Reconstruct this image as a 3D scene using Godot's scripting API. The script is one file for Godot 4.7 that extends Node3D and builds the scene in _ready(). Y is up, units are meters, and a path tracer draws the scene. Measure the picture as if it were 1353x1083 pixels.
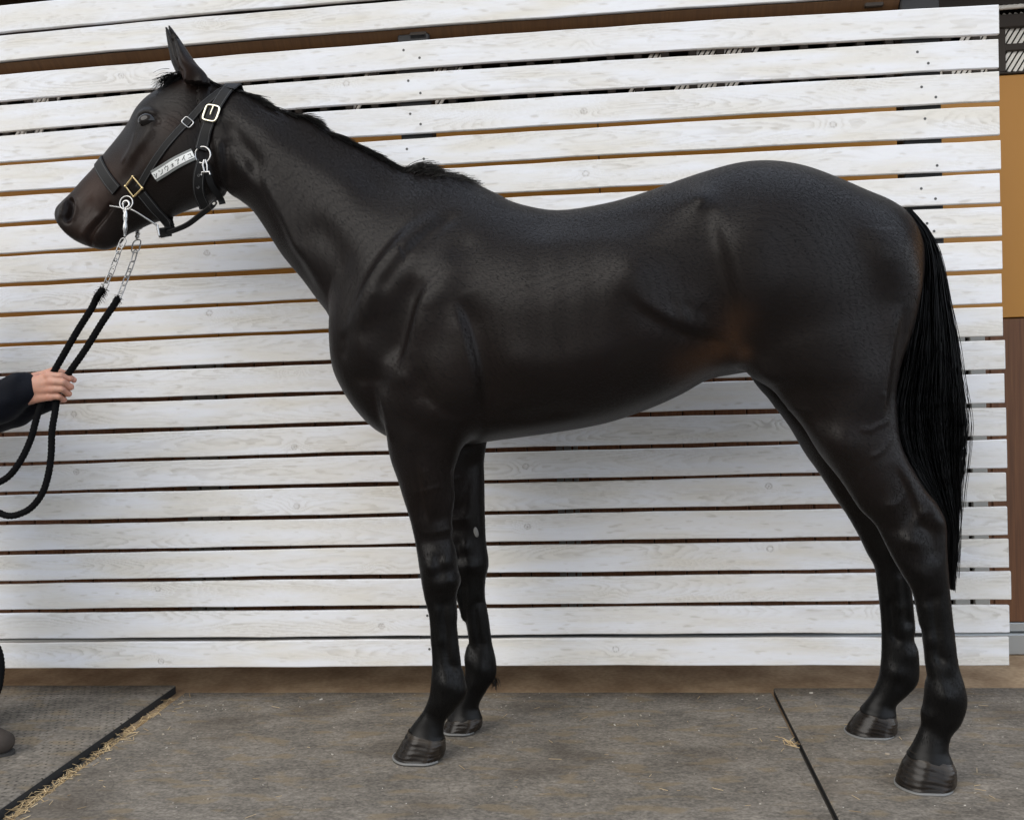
extends Node3D
# A dark bay horse held on a lead rope in front of a white slatted screen on an overcast day.
# Tables: outlines in metres in the horse's own frame (x towards the tail, y up, z towards the near side).
const TRUNK := [[-0.8038,1.2604,-0.8028,1.1678,0.040,0.000,0.00],[-0.7854,1.3520,-0.7882,1.1094,0.120,0.000,0.00],[-0.7373,1.4645,-0.7315,1.0150,0.170,0.000,0.20],[-0.6481,1.5964,-0.6574,0.9460,0.200,0.000,0.30],[-0.5387,1.6755,-0.5445,0.9112,0.222,0.000,0.40],[-0.4217,1.6878,-0.4391,0.9043,0.240,0.000,0.45],[-0.3193,1.6563,-0.3457,0.9181,0.255,0.000,0.42],[-0.2185,1.6119,-0.2421,0.9293,0.270,0.000,0.36],[-0.1071,1.5871,-0.1284,0.9422,0.283,0.000,0.30],[0.0260,1.5961,0.0061,0.9633,0.290,0.000,0.25],[0.1356,1.6183,0.1279,0.9997,0.288,0.000,0.22],[0.2440,1.6488,0.2266,1.0406,0.280,0.000,0.20],[0.3295,1.6708,0.3026,1.0795,0.272,0.000,0.20],[0.4139,1.6850,0.3814,1.0941,0.266,0.000,0.20],[0.4970,1.6823,0.4719,1.1060,0.265,0.000,0.20],[0.5788,1.6627,0.5655,1.1176,0.262,0.000,0.20],[0.6594,1.6287,0.6477,1.1252,0.250,0.000,0.20],[0.7392,1.5887,0.7292,1.1432,0.225,0.000,0.20],[0.8083,1.5539,0.7941,1.1722,0.190,0.000,0.20],[0.8570,1.5114,0.8413,1.2331,0.140,0.000,0.20],[0.8834,1.4475,0.8763,1.2940,0.080,0.000,0.00],[0.8939,1.3867,0.8913,1.3515,0.020,0.000,0.00]]
const NECK := [[-1.2095,2.0618,-1.1820,1.8403,0.055,0.000,0.20],[-1.1523,2.0453,-1.1447,1.7208,0.072,0.000,0.35],[-1.0686,2.0150,-1.1012,1.6829,0.080,0.000,0.40],[-0.9841,1.9641,-1.0603,1.6476,0.086,0.000,0.45],[-0.8876,1.9241,-1.0206,1.5893,0.092,0.000,0.50],[-0.7928,1.8709,-0.9698,1.5050,0.102,0.000,0.50],[-0.6989,1.8159,-0.9137,1.4346,0.118,0.000,0.50],[-0.6061,1.7593,-0.8627,1.3649,0.138,0.000,0.50],[-0.5140,1.7076,-0.8212,1.3074,0.158,0.000,0.50],[-0.4290,1.6771,-0.7960,1.2138,0.176,0.000,0.50],[-0.3446,1.5888,-0.7060,1.0489,0.165,0.000,0.40],[-0.2456,1.4825,-0.6131,0.9772,0.120,0.000,0.30],[-0.2027,1.4134,-0.5194,0.9519,0.080,0.000,0.20]]
const HEAD := [[-1.1733,2.0261,-1.1617,1.8971,0.030,0.000,0.00],[-1.2093,2.0665,-1.1495,1.7795,0.058,0.000,0.00],[-1.2803,2.0703,-1.1601,1.7148,0.082,0.000,0.00],[-1.3716,2.0382,-1.1941,1.6913,0.097,0.000,0.00],[-1.4254,1.9979,-1.2431,1.6757,0.098,0.000,0.00],[-1.4588,1.9532,-1.3001,1.6605,0.090,0.000,0.10],[-1.5028,1.9104,-1.3524,1.6425,0.075,0.000,0.25],[-1.5497,1.8663,-1.4047,1.6315,0.064,0.000,0.30],[-1.5916,1.8228,-1.4524,1.6153,0.056,0.000,0.30],[-1.6389,1.7817,-1.4951,1.5988,0.051,0.000,0.20],[-1.6754,1.7469,-1.5227,1.5717,0.051,0.000,0.10],[-1.7118,1.7180,-1.5710,1.5577,0.052,0.000,0.00],[-1.7289,1.6998,-1.6234,1.5703,0.049,0.000,0.00],[-1.7316,1.6757,-1.6598,1.5868,0.042,0.000,0.00],[-1.7154,1.6506,-1.6830,1.6051,0.027,0.000,0.00],[-1.7028,1.6353,-1.6941,1.6227,0.010,0.000,0.00]]
const NEAR_HIND := [[0.4830,1.4890,0.8136,1.4489,0.090,0.110,0.00],[0.4084,1.3481,0.8574,1.3350,0.110,0.125,0.00],[0.3891,1.2358,0.8468,1.2356,0.120,0.130,0.00],[0.3828,1.1599,0.8291,1.1664,0.122,0.135,0.00],[0.4108,1.0931,0.8058,1.0973,0.115,0.140,0.00],[0.4694,1.0523,0.7931,1.0318,0.105,0.140,0.00],[0.5071,0.9962,0.7889,0.9721,0.095,0.145,0.00],[0.5599,0.9319,0.7906,0.9223,0.085,0.150,0.00],[0.6044,0.8644,0.8018,0.8725,0.075,0.155,0.00],[0.6484,0.7894,0.8206,0.8287,0.067,0.160,0.00],[0.6846,0.7271,0.8484,0.7750,0.055,0.165,0.00],[0.7210,0.6873,0.8798,0.7237,0.044,0.170,0.00],[0.7421,0.6438,0.8965,0.6766,0.047,0.174,0.00],[0.7632,0.5962,0.8975,0.6237,0.050,0.177,0.00],[0.7864,0.5527,0.8989,0.5746,0.045,0.179,0.00],[0.8092,0.5075,0.9016,0.5159,0.034,0.182,0.00],[0.8221,0.4346,0.9076,0.4354,0.028,0.185,0.00],[0.8295,0.3718,0.9122,0.3769,0.028,0.188,0.00],[0.8336,0.3124,0.9182,0.3178,0.031,0.189,0.00],[0.8334,0.2668,0.9308,0.2689,0.040,0.190,0.00],[0.8298,0.2269,0.9364,0.2214,0.041,0.190,0.00],[0.8251,0.1808,0.9216,0.1695,0.034,0.190,0.00],[0.8111,0.1364,0.8968,0.1349,0.030,0.190,0.00],[0.7934,0.0997,0.8887,0.0968,0.037,0.190,0.00],[0.7837,0.0813,0.8991,0.0593,0.048,0.190,0.00],[0.7962,0.0496,0.8838,0.0387,0.030,0.190,0.00],[0.8201,0.0284,0.8538,0.0256,0.010,0.190,0.00]]
const FAR_HIND := [[0.4804,1.5212,0.8180,1.5007,0.090,-0.110,0.00],[0.4226,1.3483,0.8582,1.3047,0.110,-0.125,0.00],[0.4116,1.1584,0.8199,1.1756,0.110,-0.135,0.00],[0.4511,1.0600,0.7932,1.0664,0.100,-0.140,0.00],[0.4978,0.9840,0.7759,1.0049,0.090,-0.145,0.00],[0.5573,0.9009,0.7666,0.9293,0.080,-0.150,0.00],[0.6164,0.8044,0.7743,0.8507,0.068,-0.155,0.00],[0.6691,0.7149,0.8074,0.7714,0.055,-0.160,0.00],[0.7056,0.6569,0.8458,0.7072,0.047,-0.168,0.00],[0.7374,0.5948,0.8687,0.6389,0.044,-0.173,0.00],[0.7585,0.5464,0.8768,0.5798,0.042,-0.177,0.00],[0.7796,0.5027,0.8783,0.5184,0.038,-0.180,0.00],[0.7891,0.4225,0.8836,0.4343,0.032,-0.183,0.00],[0.7946,0.3419,0.8911,0.3473,0.029,-0.187,0.00],[0.7958,0.2727,0.8968,0.2785,0.029,-0.190,0.00],[0.7922,0.2086,0.9027,0.2059,0.035,-0.190,0.00],[0.7848,0.1672,0.8964,0.1557,0.037,-0.190,0.00],[0.7666,0.1255,0.8678,0.1186,0.033,-0.190,0.00],[0.7441,0.0928,0.8349,0.0858,0.033,-0.190,0.00],[0.7284,0.0694,0.8341,0.0491,0.046,-0.190,0.00],[0.7386,0.0397,0.8186,0.0281,0.030,-0.190,0.00],[0.7621,0.0196,0.7924,0.0159,0.010,-0.190,0.00]]
const NEAR_FORE := [[-0.4906,1.3281,-0.3139,1.3198,0.060,0.140,0.00],[-0.5849,1.1801,-0.3179,1.1806,0.080,0.145,0.00],[-0.6245,1.0724,-0.3280,1.0631,0.085,0.148,0.00],[-0.6218,0.9935,-0.3556,0.9864,0.080,0.145,0.00],[-0.6150,0.9336,-0.3880,0.9284,0.072,0.138,0.00],[-0.6082,0.8778,-0.4095,0.8783,0.062,0.130,0.00],[-0.5911,0.8219,-0.4170,0.8213,0.055,0.126,0.00],[-0.5758,0.7618,-0.4207,0.7643,0.048,0.124,0.00],[-0.5603,0.7038,-0.4324,0.7049,0.042,0.122,0.00],[-0.5514,0.6547,-0.4357,0.6584,0.036,0.120,0.00],[-0.5440,0.6104,-0.4285,0.6100,0.042,0.120,0.00],[-0.5379,0.5616,-0.4247,0.5615,0.046,0.120,0.00],[-0.5328,0.5172,-0.4230,0.5174,0.042,0.120,0.00],[-0.5265,0.4728,-0.4313,0.4755,0.031,0.120,0.00],[-0.5149,0.4173,-0.4300,0.4180,0.025,0.120,0.00],[-0.5129,0.3506,-0.4268,0.3517,0.025,0.120,0.00],[-0.5107,0.2905,-0.4211,0.2920,0.027,0.120,0.00],[-0.5150,0.2369,-0.4154,0.2344,0.037,0.120,0.00],[-0.5239,0.1831,-0.4184,0.1833,0.038,0.120,0.00],[-0.5462,0.1378,-0.4504,0.1425,0.030,0.120,0.00],[-0.5775,0.0989,-0.4789,0.1083,0.029,0.120,0.00],[-0.5934,0.0759,-0.4848,0.0724,0.037,0.120,0.00],[-0.6020,0.0622,-0.4822,0.0501,0.047,0.120,0.00],[-0.5869,0.0356,-0.5000,0.0294,0.030,0.120,0.00],[-0.5577,0.0163,-0.5280,0.0151,0.010,0.120,0.00]]
const FAR_FORE := [[-0.5648,1.3032,-0.3705,1.2945,0.060,-0.130,0.00],[-0.6458,1.1634,-0.3642,1.1649,0.080,-0.135,0.00],[-0.6404,0.9831,-0.3629,0.9994,0.075,-0.135,0.00],[-0.6103,0.8747,-0.3842,0.8700,0.062,-0.128,0.00],[-0.5786,0.7784,-0.3882,0.7755,0.051,-0.125,0.00],[-0.5394,0.6731,-0.3892,0.6717,0.041,-0.120,0.00],[-0.5201,0.5987,-0.3886,0.6004,0.038,-0.120,0.00],[-0.5105,0.5267,-0.3827,0.5290,0.040,-0.120,0.00],[-0.5026,0.4764,-0.3943,0.4766,0.036,-0.120,0.00],[-0.4876,0.4188,-0.3974,0.4241,0.030,-0.120,0.00],[-0.4698,0.3373,-0.3880,0.3477,0.026,-0.120,0.00],[-0.4647,0.2773,-0.3808,0.2784,0.026,-0.120,0.00],[-0.4670,0.2147,-0.3706,0.2235,0.031,-0.120,0.00],[-0.4753,0.1544,-0.3724,0.1732,0.035,-0.120,0.00],[-0.4889,0.1179,-0.4032,0.1270,0.031,-0.120,0.00],[-0.5100,0.0787,-0.4292,0.0807,0.030,-0.120,0.00],[-0.5284,0.0468,-0.4264,0.0567,0.036,-0.120,0.00],[-0.5338,0.0345,-0.4212,0.0303,0.045,-0.120,0.00],[-0.5151,0.0084,-0.4465,0.0055,0.030,-0.120,0.00],[-0.4959,-0.0056,-0.4715,-0.0073,0.010,-0.120,0.00]]
const NEAR_EAR := [[-1.2456,2.0453,-1.1617,2.0289,0.026,0.052,0.00],[-1.2592,2.0820,-1.1727,2.0675,0.029,0.056,0.00],[-1.2682,2.1091,-1.1991,2.0938,0.030,0.060,0.00],[-1.2725,2.1406,-1.2254,2.1340,0.026,0.063,0.00],[-1.2762,2.1700,-1.2487,2.1720,0.018,0.065,0.00],[-1.2799,2.1951,-1.2656,2.1972,0.010,0.066,0.00],[-1.2827,2.2159,-1.2796,2.2168,0.003,0.066,0.00]]
const FAR_EAR := [[-1.3109,2.0761,-1.2238,2.0592,0.026,-0.052,0.00],[-1.3294,2.1171,-1.2393,2.1020,0.029,-0.056,0.00],[-1.3431,2.1482,-1.2710,2.1322,0.030,-0.060,0.00],[-1.3509,2.1833,-1.3017,2.1764,0.026,-0.063,0.00],[-1.3570,2.2156,-1.3282,2.2177,0.018,-0.065,0.00],[-1.3620,2.2427,-1.3470,2.2448,0.010,-0.066,0.00],[-1.3649,2.2645,-1.3617,2.2654,0.003,-0.066,0.00]]
const BUMPS := [
[0.0294,0.0081,[[-0.458,1.557],[-0.522,1.493],[-0.580,1.422],[-0.631,1.341],[-0.660,1.273]]],
[0.0214,-0.0061,[[-0.392,1.562],[-0.463,1.508],[-0.531,1.438],[-0.587,1.375]]],
[0.0605,0.0170,[[-0.502,1.472],[-0.559,1.401],[-0.611,1.330]]],
[0.0435,0.0129,[[-0.668,1.247],[-0.661,1.208],[-0.649,1.173]]],
[0.0160,-0.0054,[[-0.720,1.238],[-0.727,1.185]]],
[0.0605,0.0158,[[-0.396,1.422],[-0.430,1.330],[-0.468,1.248]]],
[0.0384,0.0110,[[-0.560,1.123],[-0.510,1.117]]],
[0.0241,-0.0061,[[-0.691,1.121],[-0.655,1.115],[-0.615,1.110]]],
[0.0333,-0.0055,[[-0.366,1.463]]],
[0.0267,-0.0027,[[-0.340,1.478]]],
[0.0698,0.0170,[[-0.431,1.183],[-0.400,1.098],[-0.403,1.014]]],
[0.0307,-0.0073,[[-0.486,1.112],[-0.467,1.027]]],
[0.0267,-0.0034,[[-0.329,1.022],[-0.275,0.991],[-0.185,0.995],[-0.090,1.013]]],
[0.0409,-0.0110,[[-0.542,0.994],[-0.497,0.963],[-0.441,0.936]]],
[0.0558,0.0097,[[-0.214,1.144],[-0.091,1.119],[0.032,1.155]]],
[0.0307,-0.0129,[[-1.097,1.893],[-1.065,1.846],[-1.029,1.798],[-1.011,1.758]]],
[0.0307,0.0110,[[-1.054,1.777],[-1.023,1.723],[-0.987,1.660],[-0.942,1.578],[-0.894,1.490]]],
[0.0558,0.0080,[[-1.003,1.894],[-0.853,1.794],[-0.694,1.683]]],
[0.0465,-0.0070,[[-0.921,1.866],[-0.783,1.778],[-0.625,1.678]]],
[0.0409,-0.0073,[[-0.808,1.566],[-0.741,1.485],[-0.710,1.406]]],
[0.0409,-0.0064,[[-0.159,1.524],[0.003,1.506],[0.163,1.518]]],
[0.0333,0.0129,[[0.297,1.562]]],
[0.0512,0.0097,[[0.272,1.556]]],
[0.0791,0.0170,[[0.418,1.492],[0.430,1.355],[0.437,1.237]]],
[0.0605,0.0122,[[0.086,1.400],[0.116,1.345]]],
[0.0791,-0.0122,[[0.218,1.385],[0.255,1.304]]],
[0.0160,-0.0034,[[0.208,1.290],[0.226,1.246],[0.240,1.194]]],
[0.0160,-0.0034,[[0.250,1.280],[0.267,1.236],[0.279,1.184]]],
[0.0160,-0.0034,[[0.289,1.266],[0.303,1.223],[0.313,1.183]]],
[0.0358,-0.0028,[[-0.066,1.458],[-0.061,1.298],[-0.077,1.098]]],
[0.0358,-0.0028,[[0.008,1.453],[0.015,1.294],[-0.006,1.116]]],
[0.0358,-0.0028,[[-0.134,1.422],[-0.131,1.261],[-0.145,1.080]]],
[0.0358,-0.0028,[[0.077,1.232],[0.063,1.113]]],
[0.0930,0.0146,[[0.454,1.558],[0.566,1.525]]],
[0.0791,0.0194,[[0.779,1.401]]],
[0.0558,-0.0122,[[0.644,1.463],[0.697,1.363],[0.728,1.245],[0.739,1.148]]],
[0.1023,0.0146,[[0.534,1.369],[0.568,1.212]]],
[0.0512,0.0073,[[0.709,1.071],[0.689,0.994]]],
[0.0358,0.0119,[[0.427,1.081],[0.453,1.040]]],
[0.0512,-0.0110,[[0.483,1.099],[0.524,1.042],[0.565,0.993]]],
[0.0512,0.0207,[[0.611,0.912],[0.648,0.875]]],
[0.0333,-0.0092,[[0.589,0.956],[0.571,0.986]]],
[0.0209,0.0120,[[0.851,0.746],[0.879,0.691]]],
[0.0233,0.0110,[[0.784,0.654],[0.810,0.646]]],
[0.0186,-0.0100,[[0.837,0.688],[0.852,0.649],[0.855,0.606]]],
[0.0140,0.0070,[[0.828,0.722],[0.813,0.691]]],
[0.0233,0.0070,[[0.747,0.747],[0.765,0.695]]],
[0.0186,0.0060,[[0.812,0.575],[0.834,0.551]]],
[0.0128,-0.0070,[[0.857,0.508],[0.865,0.419],[0.871,0.336]]],
[0.0140,0.0050,[[0.838,0.478],[0.849,0.379]]],
[0.0128,-0.0060,[[0.825,0.410],[0.836,0.287]]],
[0.0209,0.0060,[[0.817,0.197],[0.838,0.188]]],
[0.0233,0.0080,[[0.863,0.253],[0.878,0.241]]],
[0.0163,-0.0060,[[0.886,0.297],[0.890,0.271]]],
[0.0209,-0.0060,[[0.839,0.165],[0.854,0.141]]],
[0.0074,0.0019,[[0.491,1.023],[0.500,0.987],[0.519,0.998],[0.557,0.989]]],
[0.0074,0.0020,[[0.742,1.031],[0.756,0.992],[0.748,0.957],[0.725,0.950],[0.706,0.938],[0.684,0.943]]],
[0.0074,0.0020,[[0.756,0.912],[0.737,0.885],[0.708,0.870]]],
[0.0070,0.0016,[[0.801,0.813],[0.792,0.774],[0.771,0.747],[0.743,0.743]]],
[0.0065,0.0014,[[-0.533,0.783],[-0.501,0.792],[-0.456,0.802]]],
[0.0065,0.0014,[[-0.497,0.851],[-0.496,0.764],[-0.490,0.699]]],
[0.0065,0.0013,[[-0.513,0.668],[-0.468,0.670],[-0.437,0.676]]],
[0.0209,0.0090,[[-0.503,0.581],[-0.486,0.563]]],
[0.0186,0.0070,[[-0.449,0.585]]],
[0.0163,-0.0070,[[-0.469,0.600],[-0.468,0.546]]],
[0.0209,0.0050,[[-0.492,0.524],[-0.452,0.519]]],
[0.0233,-0.0060,[[-0.514,0.638],[-0.447,0.642]]],
[0.0128,-0.0070,[[-0.460,0.467],[-0.455,0.368],[-0.450,0.271]]],
[0.0140,0.0050,[[-0.483,0.447],[-0.476,0.348]]],
[0.0233,0.0080,[[-0.471,0.234],[-0.454,0.221]]],
[0.0163,-0.0060,[[-0.443,0.274],[-0.435,0.248]]],
[0.0209,-0.0060,[[-0.520,0.135],[-0.498,0.123]]],
[0.0233,-0.0090,[[-0.417,0.850],[-0.442,0.774],[-0.463,0.698]]],
[0.0372,0.0080,[[-0.539,0.874],[-0.520,0.786]]],
[0.0241,-0.0047,[[-0.513,0.917],[-0.503,0.808],[-0.494,0.699]]],
[0.0128,-0.0060,[[-0.418,0.414],[-0.406,0.272]]],
[0.0186,0.0070,[[-0.443,0.532],[-0.414,0.521]]],
[0.0209,0.0060,[[-0.420,0.212],[-0.402,0.194]]],
[0.0116,-0.0070,[[-1.328,1.944],[-1.311,1.931],[-1.324,1.918]]],
[0.0233,-0.0050,[[-1.299,1.955],[-1.250,1.928],[-1.215,1.902]]],
[0.0093,0.0060,[[-1.392,1.951],[-1.376,1.959],[-1.351,1.959],[-1.324,1.945],[-1.310,1.930]]],
[0.0070,0.0012,[[-1.384,1.913],[-1.364,1.906],[-1.339,1.906]]],
[0.0209,0.0060,[[-1.339,1.905],[-1.379,1.858],[-1.424,1.820]]],
[0.0209,-0.0040,[[-1.373,1.837],[-1.414,1.789],[-1.453,1.759]]],
[0.0070,0.0022,[[-1.401,1.890],[-1.418,1.852],[-1.455,1.815]]],
[0.0512,0.0080,[[-1.190,1.787],[-1.178,1.729],[-1.205,1.690]]],
[0.0372,-0.0050,[[-1.297,1.758],[-1.342,1.708],[-1.382,1.664]]],
[0.0186,-0.0040,[[-1.287,1.647],[-1.243,1.672]]],
[0.0102,-0.0400,[[-1.663,1.715],[-1.657,1.700],[-1.656,1.684],[-1.659,1.667],[-1.665,1.653]]],
[0.0105,0.0060,[[-1.679,1.711],[-1.690,1.692],[-1.689,1.668]]],
[0.0093,0.0040,[[-1.659,1.721],[-1.639,1.708],[-1.638,1.679],[-1.645,1.654]]],
[0.0079,-0.0100,[[-1.604,1.571],[-1.589,1.605],[-1.556,1.639],[-1.529,1.665],[-1.510,1.685]]],
[0.0116,0.0040,[[-1.618,1.597],[-1.593,1.628],[-1.560,1.655]]],
[0.0140,0.0040,[[-1.574,1.580],[-1.557,1.610]]],
[0.0209,-0.0040,[[-1.584,1.699],[-1.612,1.660]]],
[0.0186,-0.0050,[[-1.182,2.077],[-1.198,2.051],[-1.214,2.025]]]]
const EAR_GROOVE := [[-1.270,2.185],[-1.263,2.148],[-1.255,2.106],[-1.242,2.066]]
const TINTS := [[0.289,1.133,0.037,0.50,0],[0.329,1.159,0.035,0.55,0],[0.364,1.178,0.028,0.50,0],[0.394,1.149,0.021,0.50,0],[0.240,1.111,0.047,0.35,0],[0.379,1.230,0.047,0.25,0],[-1.580,1.739,0.070,0.85,1],[-1.521,1.777,0.051,0.60,1],[-1.607,1.628,0.060,0.40,1],[-1.457,1.810,0.058,0.30,1],[-1.344,1.810,0.058,0.30,1],[-1.237,2.073,0.042,0.50,1],[-1.276,1.907,0.047,0.35,1],[-0.390,1.129,0.209,0.30,2],[0.112,1.132,0.209,0.25,2],[0.780,1.166,0.105,0.30,2],[0.690,0.874,0.116,0.30,2],[-0.511,0.785,0.093,0.35,2],[-0.801,1.346,0.047,0.70,2]]
const CREASES := [
[0.0558,0.0105,0.0104,[[-0.492,1.576],[-0.557,1.508],[-0.613,1.438],[-0.661,1.364],[-0.690,1.309],[-0.711,1.249]]],
[0.0605,0.0116,0.0117,[[-0.449,1.388],[-0.487,1.312],[-0.521,1.214],[-0.551,1.135]]],
[0.0698,0.0128,-0.0143,[[-0.374,1.327],[-0.339,1.232],[-0.317,1.116],[-0.318,0.991]]],
[0.0512,0.0116,-0.0104,[[-0.805,1.351],[-0.853,1.434],[-0.902,1.520],[-0.937,1.601],[-0.976,1.684],[-1.015,1.781]]],
[0.0837,0.0186,0.0104,[[0.316,1.553],[0.334,1.478],[0.354,1.388],[0.371,1.299],[0.384,1.216],[0.397,1.125]]],
[0.0465,0.0105,0.0072,[[0.091,1.336],[0.129,1.286],[0.195,1.240],[0.262,1.209],[0.326,1.193],[0.371,1.165],[0.404,1.113]]],
[0.0419,0.0093,-0.0091,[[0.798,1.261],[0.778,1.166],[0.761,1.069],[0.744,0.953]]],
[0.0326,0.0081,0.0078,[[0.764,0.863],[0.800,0.784],[0.828,0.707],[0.842,0.665]]],
[0.0372,0.0093,0.0091,[[-0.630,1.106],[-0.621,1.051],[-0.612,0.986],[-0.606,0.920]]],
[0.0372,0.0093,-0.0091,[[-1.123,1.861],[-1.120,1.782],[-1.128,1.715]]],
[0.0465,0.0116,0.0078,[[0.407,1.141],[0.448,1.070],[0.511,0.989],[0.564,0.908],[0.606,0.838]]],
[0.0465,0.0116,-0.0039,[[-0.484,1.069],[-0.421,1.008],[-0.352,0.989]]],
[0.0326,0.0116,0.0023,[[-0.018,1.003],[-0.122,0.995],[-0.228,0.986],[-0.313,1.011]]],
[0.0279,0.0070,0.0052,[[-0.513,0.895],[-0.503,0.808],[-0.494,0.699]]],
[0.0209,0.0058,0.0052,[[-0.462,0.480],[-0.457,0.370],[-0.452,0.272]]],
[0.0209,0.0058,0.0052,[[0.854,0.514],[0.863,0.419],[0.870,0.324]]],
[0.0209,0.0058,0.0052,[[-0.425,0.419],[-0.411,0.257]]],
[0.0209,0.0058,0.0052,[[0.823,0.419],[0.835,0.284]]]]
const CHESTNUT := [Vector3(-0.4138,0.6323,-0.0850)]
const ERGOT := [Vector3(-0.3777,0.1611,-0.1200),Vector3(-0.4258,0.1965,0.1200),Vector3(0.9241,0.2073,0.1900),Vector3(0.8898,0.1464,-0.1900)]
const EYE := [[-1.3589,1.9298]]
const FORELOCK := [Vector3(-1.2590,2.0895,0.0000),Vector3(-1.2733,2.0941,0.0200),Vector3(-1.2993,2.0824,0.0200),Vector3(-1.2956,2.0921,-0.0300),Vector3(-1.3188,2.0666,0.0000)]
const CREST := [[-1.1838,2.0712],[-1.1296,2.0457],[-1.0755,2.0271],[-1.0367,2.0054],[-0.9957,1.9789],[-0.9474,1.9565],[-0.8822,1.9374],[-0.8304,1.8967],[-0.7996,1.8805],[-0.7454,1.8513],[-0.6939,1.8224],[-0.6519,1.7988],[-0.5826,1.7553],[-0.5253,1.7197],[-0.4677,1.6977],[-0.4218,1.6833]]
const TAIL_L := [[0.8453,1.5162],[0.8756,1.4563],[0.8802,1.3875],[0.8723,1.2942],[0.8504,1.1909],[0.8263,1.0870],[0.8043,0.9931],[0.8065,0.9087],[0.8327,0.8237],[0.8925,0.7278],[0.9264,0.6432],[0.9267,0.5588],[0.9391,0.4828]]
const TAIL_R := [[0.8554,1.5301],[0.9035,1.4670],[0.9315,1.3950],[0.9453,1.3010],[0.9626,1.1861],[0.9724,1.0818],[0.9786,0.9984],[0.9811,0.9253],[0.9756,0.8419],[0.9698,0.7478],[0.9659,0.6429],[0.9623,0.5588],[0.9548,0.4786]]
const CHEEK := [[-1.4020,1.7290],[-1.3650,1.7655],[-1.3175,1.8146],[-1.2703,1.8657],[-1.2258,1.9167],[-1.1869,1.9587],[-1.1558,1.9944],[-1.1276,2.0235]]
const CROWN := [[-1.1132,2.0229],[-1.1271,1.9858],[-1.1439,1.9420],[-1.1631,1.8984],[-1.1796,1.8611],[-1.1886,1.8278]]
const HANG := [[-1.1848,1.7959],[-1.1962,1.7627],[-1.2080,1.7227],[-1.2228,1.6714]]
const THROAT := [[-1.1767,1.7656],[-1.1735,1.7290],[-1.1699,1.7015],[-1.1636,1.6784]]
const CHIN := [Vector3(-1.3652,1.5911,0.0000),Vector3(-1.3566,1.6009,0.0280)]
const CHIN_S := [[-1.3946,1.7138],[-1.3760,1.6802],[-1.3552,1.6419],[-1.3415,1.6134]]
const JAW := [Vector3(-1.3541,1.5985,0.0100),Vector3(-1.3148,1.6042,0.0200),Vector3(-1.2707,1.6172,0.0250),Vector3(-1.2290,1.6395,0.0300),Vector3(-1.1903,1.6587,0.0400),Vector3(-1.1698,1.6673,0.0500)]
const PLATE := [[-1.3403,1.7592],[-1.3046,1.7738],[-1.2690,1.7895],[-1.2337,1.8039],[-1.2085,1.8146]]
const NOSE_TOP := [[-1.5747,1.8431]]
const NOSE_BOT := [[-1.3898,1.6187]]
const BRASS := [[-1.4441,1.7379],[-1.4123,1.7635],[-1.3862,1.7294],[-1.4228,1.7064]]
const RING := [[-1.1841,1.8116]]
const BUCKLE_A := [[-1.1489,1.9331],[-1.1606,1.8934]]
const BUCKLE_B := [[-1.2260,1.9122]]
const BITRING := [Vector3(-1.4377,1.6834,0.0850)]
const SNAP := [Vector3(-1.4337,1.6730,0.0900),Vector3(-1.4384,1.6314,0.0920),Vector3(-1.4437,1.5808,0.0920)]
const BAR := [Vector3(-1.5032,1.6811,0.0680),Vector3(-1.4484,1.6682,0.0830),Vector3(-1.4158,1.6591,0.0830),Vector3(-1.3497,1.6130,0.0700)]
const BARTIP := [Vector3(-1.3529,1.6147,0.0600),Vector3(-1.3469,1.5818,0.0600)]
const SNAP2 := [Vector3(-1.4757,1.6409,-0.0500),Vector3(-1.4824,1.6122,-0.0500),Vector3(-1.4887,1.5931,-0.0500)]
const CHAIN_A := [Vector3(-1.4516,1.5600,0.0950),Vector3(-1.4614,1.5418,0.0970),Vector3(-1.4684,1.5187,0.1000),Vector3(-1.4771,1.4981,0.1020),Vector3(-1.4859,1.4752,0.1040),Vector3(-1.4972,1.4536,0.1060),Vector3(-1.5073,1.4308,0.1080)]
const CHAIN_B := [Vector3(-1.4793,1.5682,-0.0300),Vector3(-1.4755,1.5343,-0.0100),Vector3(-1.4770,1.4998,0.0100),Vector3(-1.4752,1.4751,0.0300),Vector3(-1.4746,1.4495,0.0500),Vector3(-1.4740,1.4230,0.0700),Vector3(-1.4778,1.4025,0.0800)]
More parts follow.
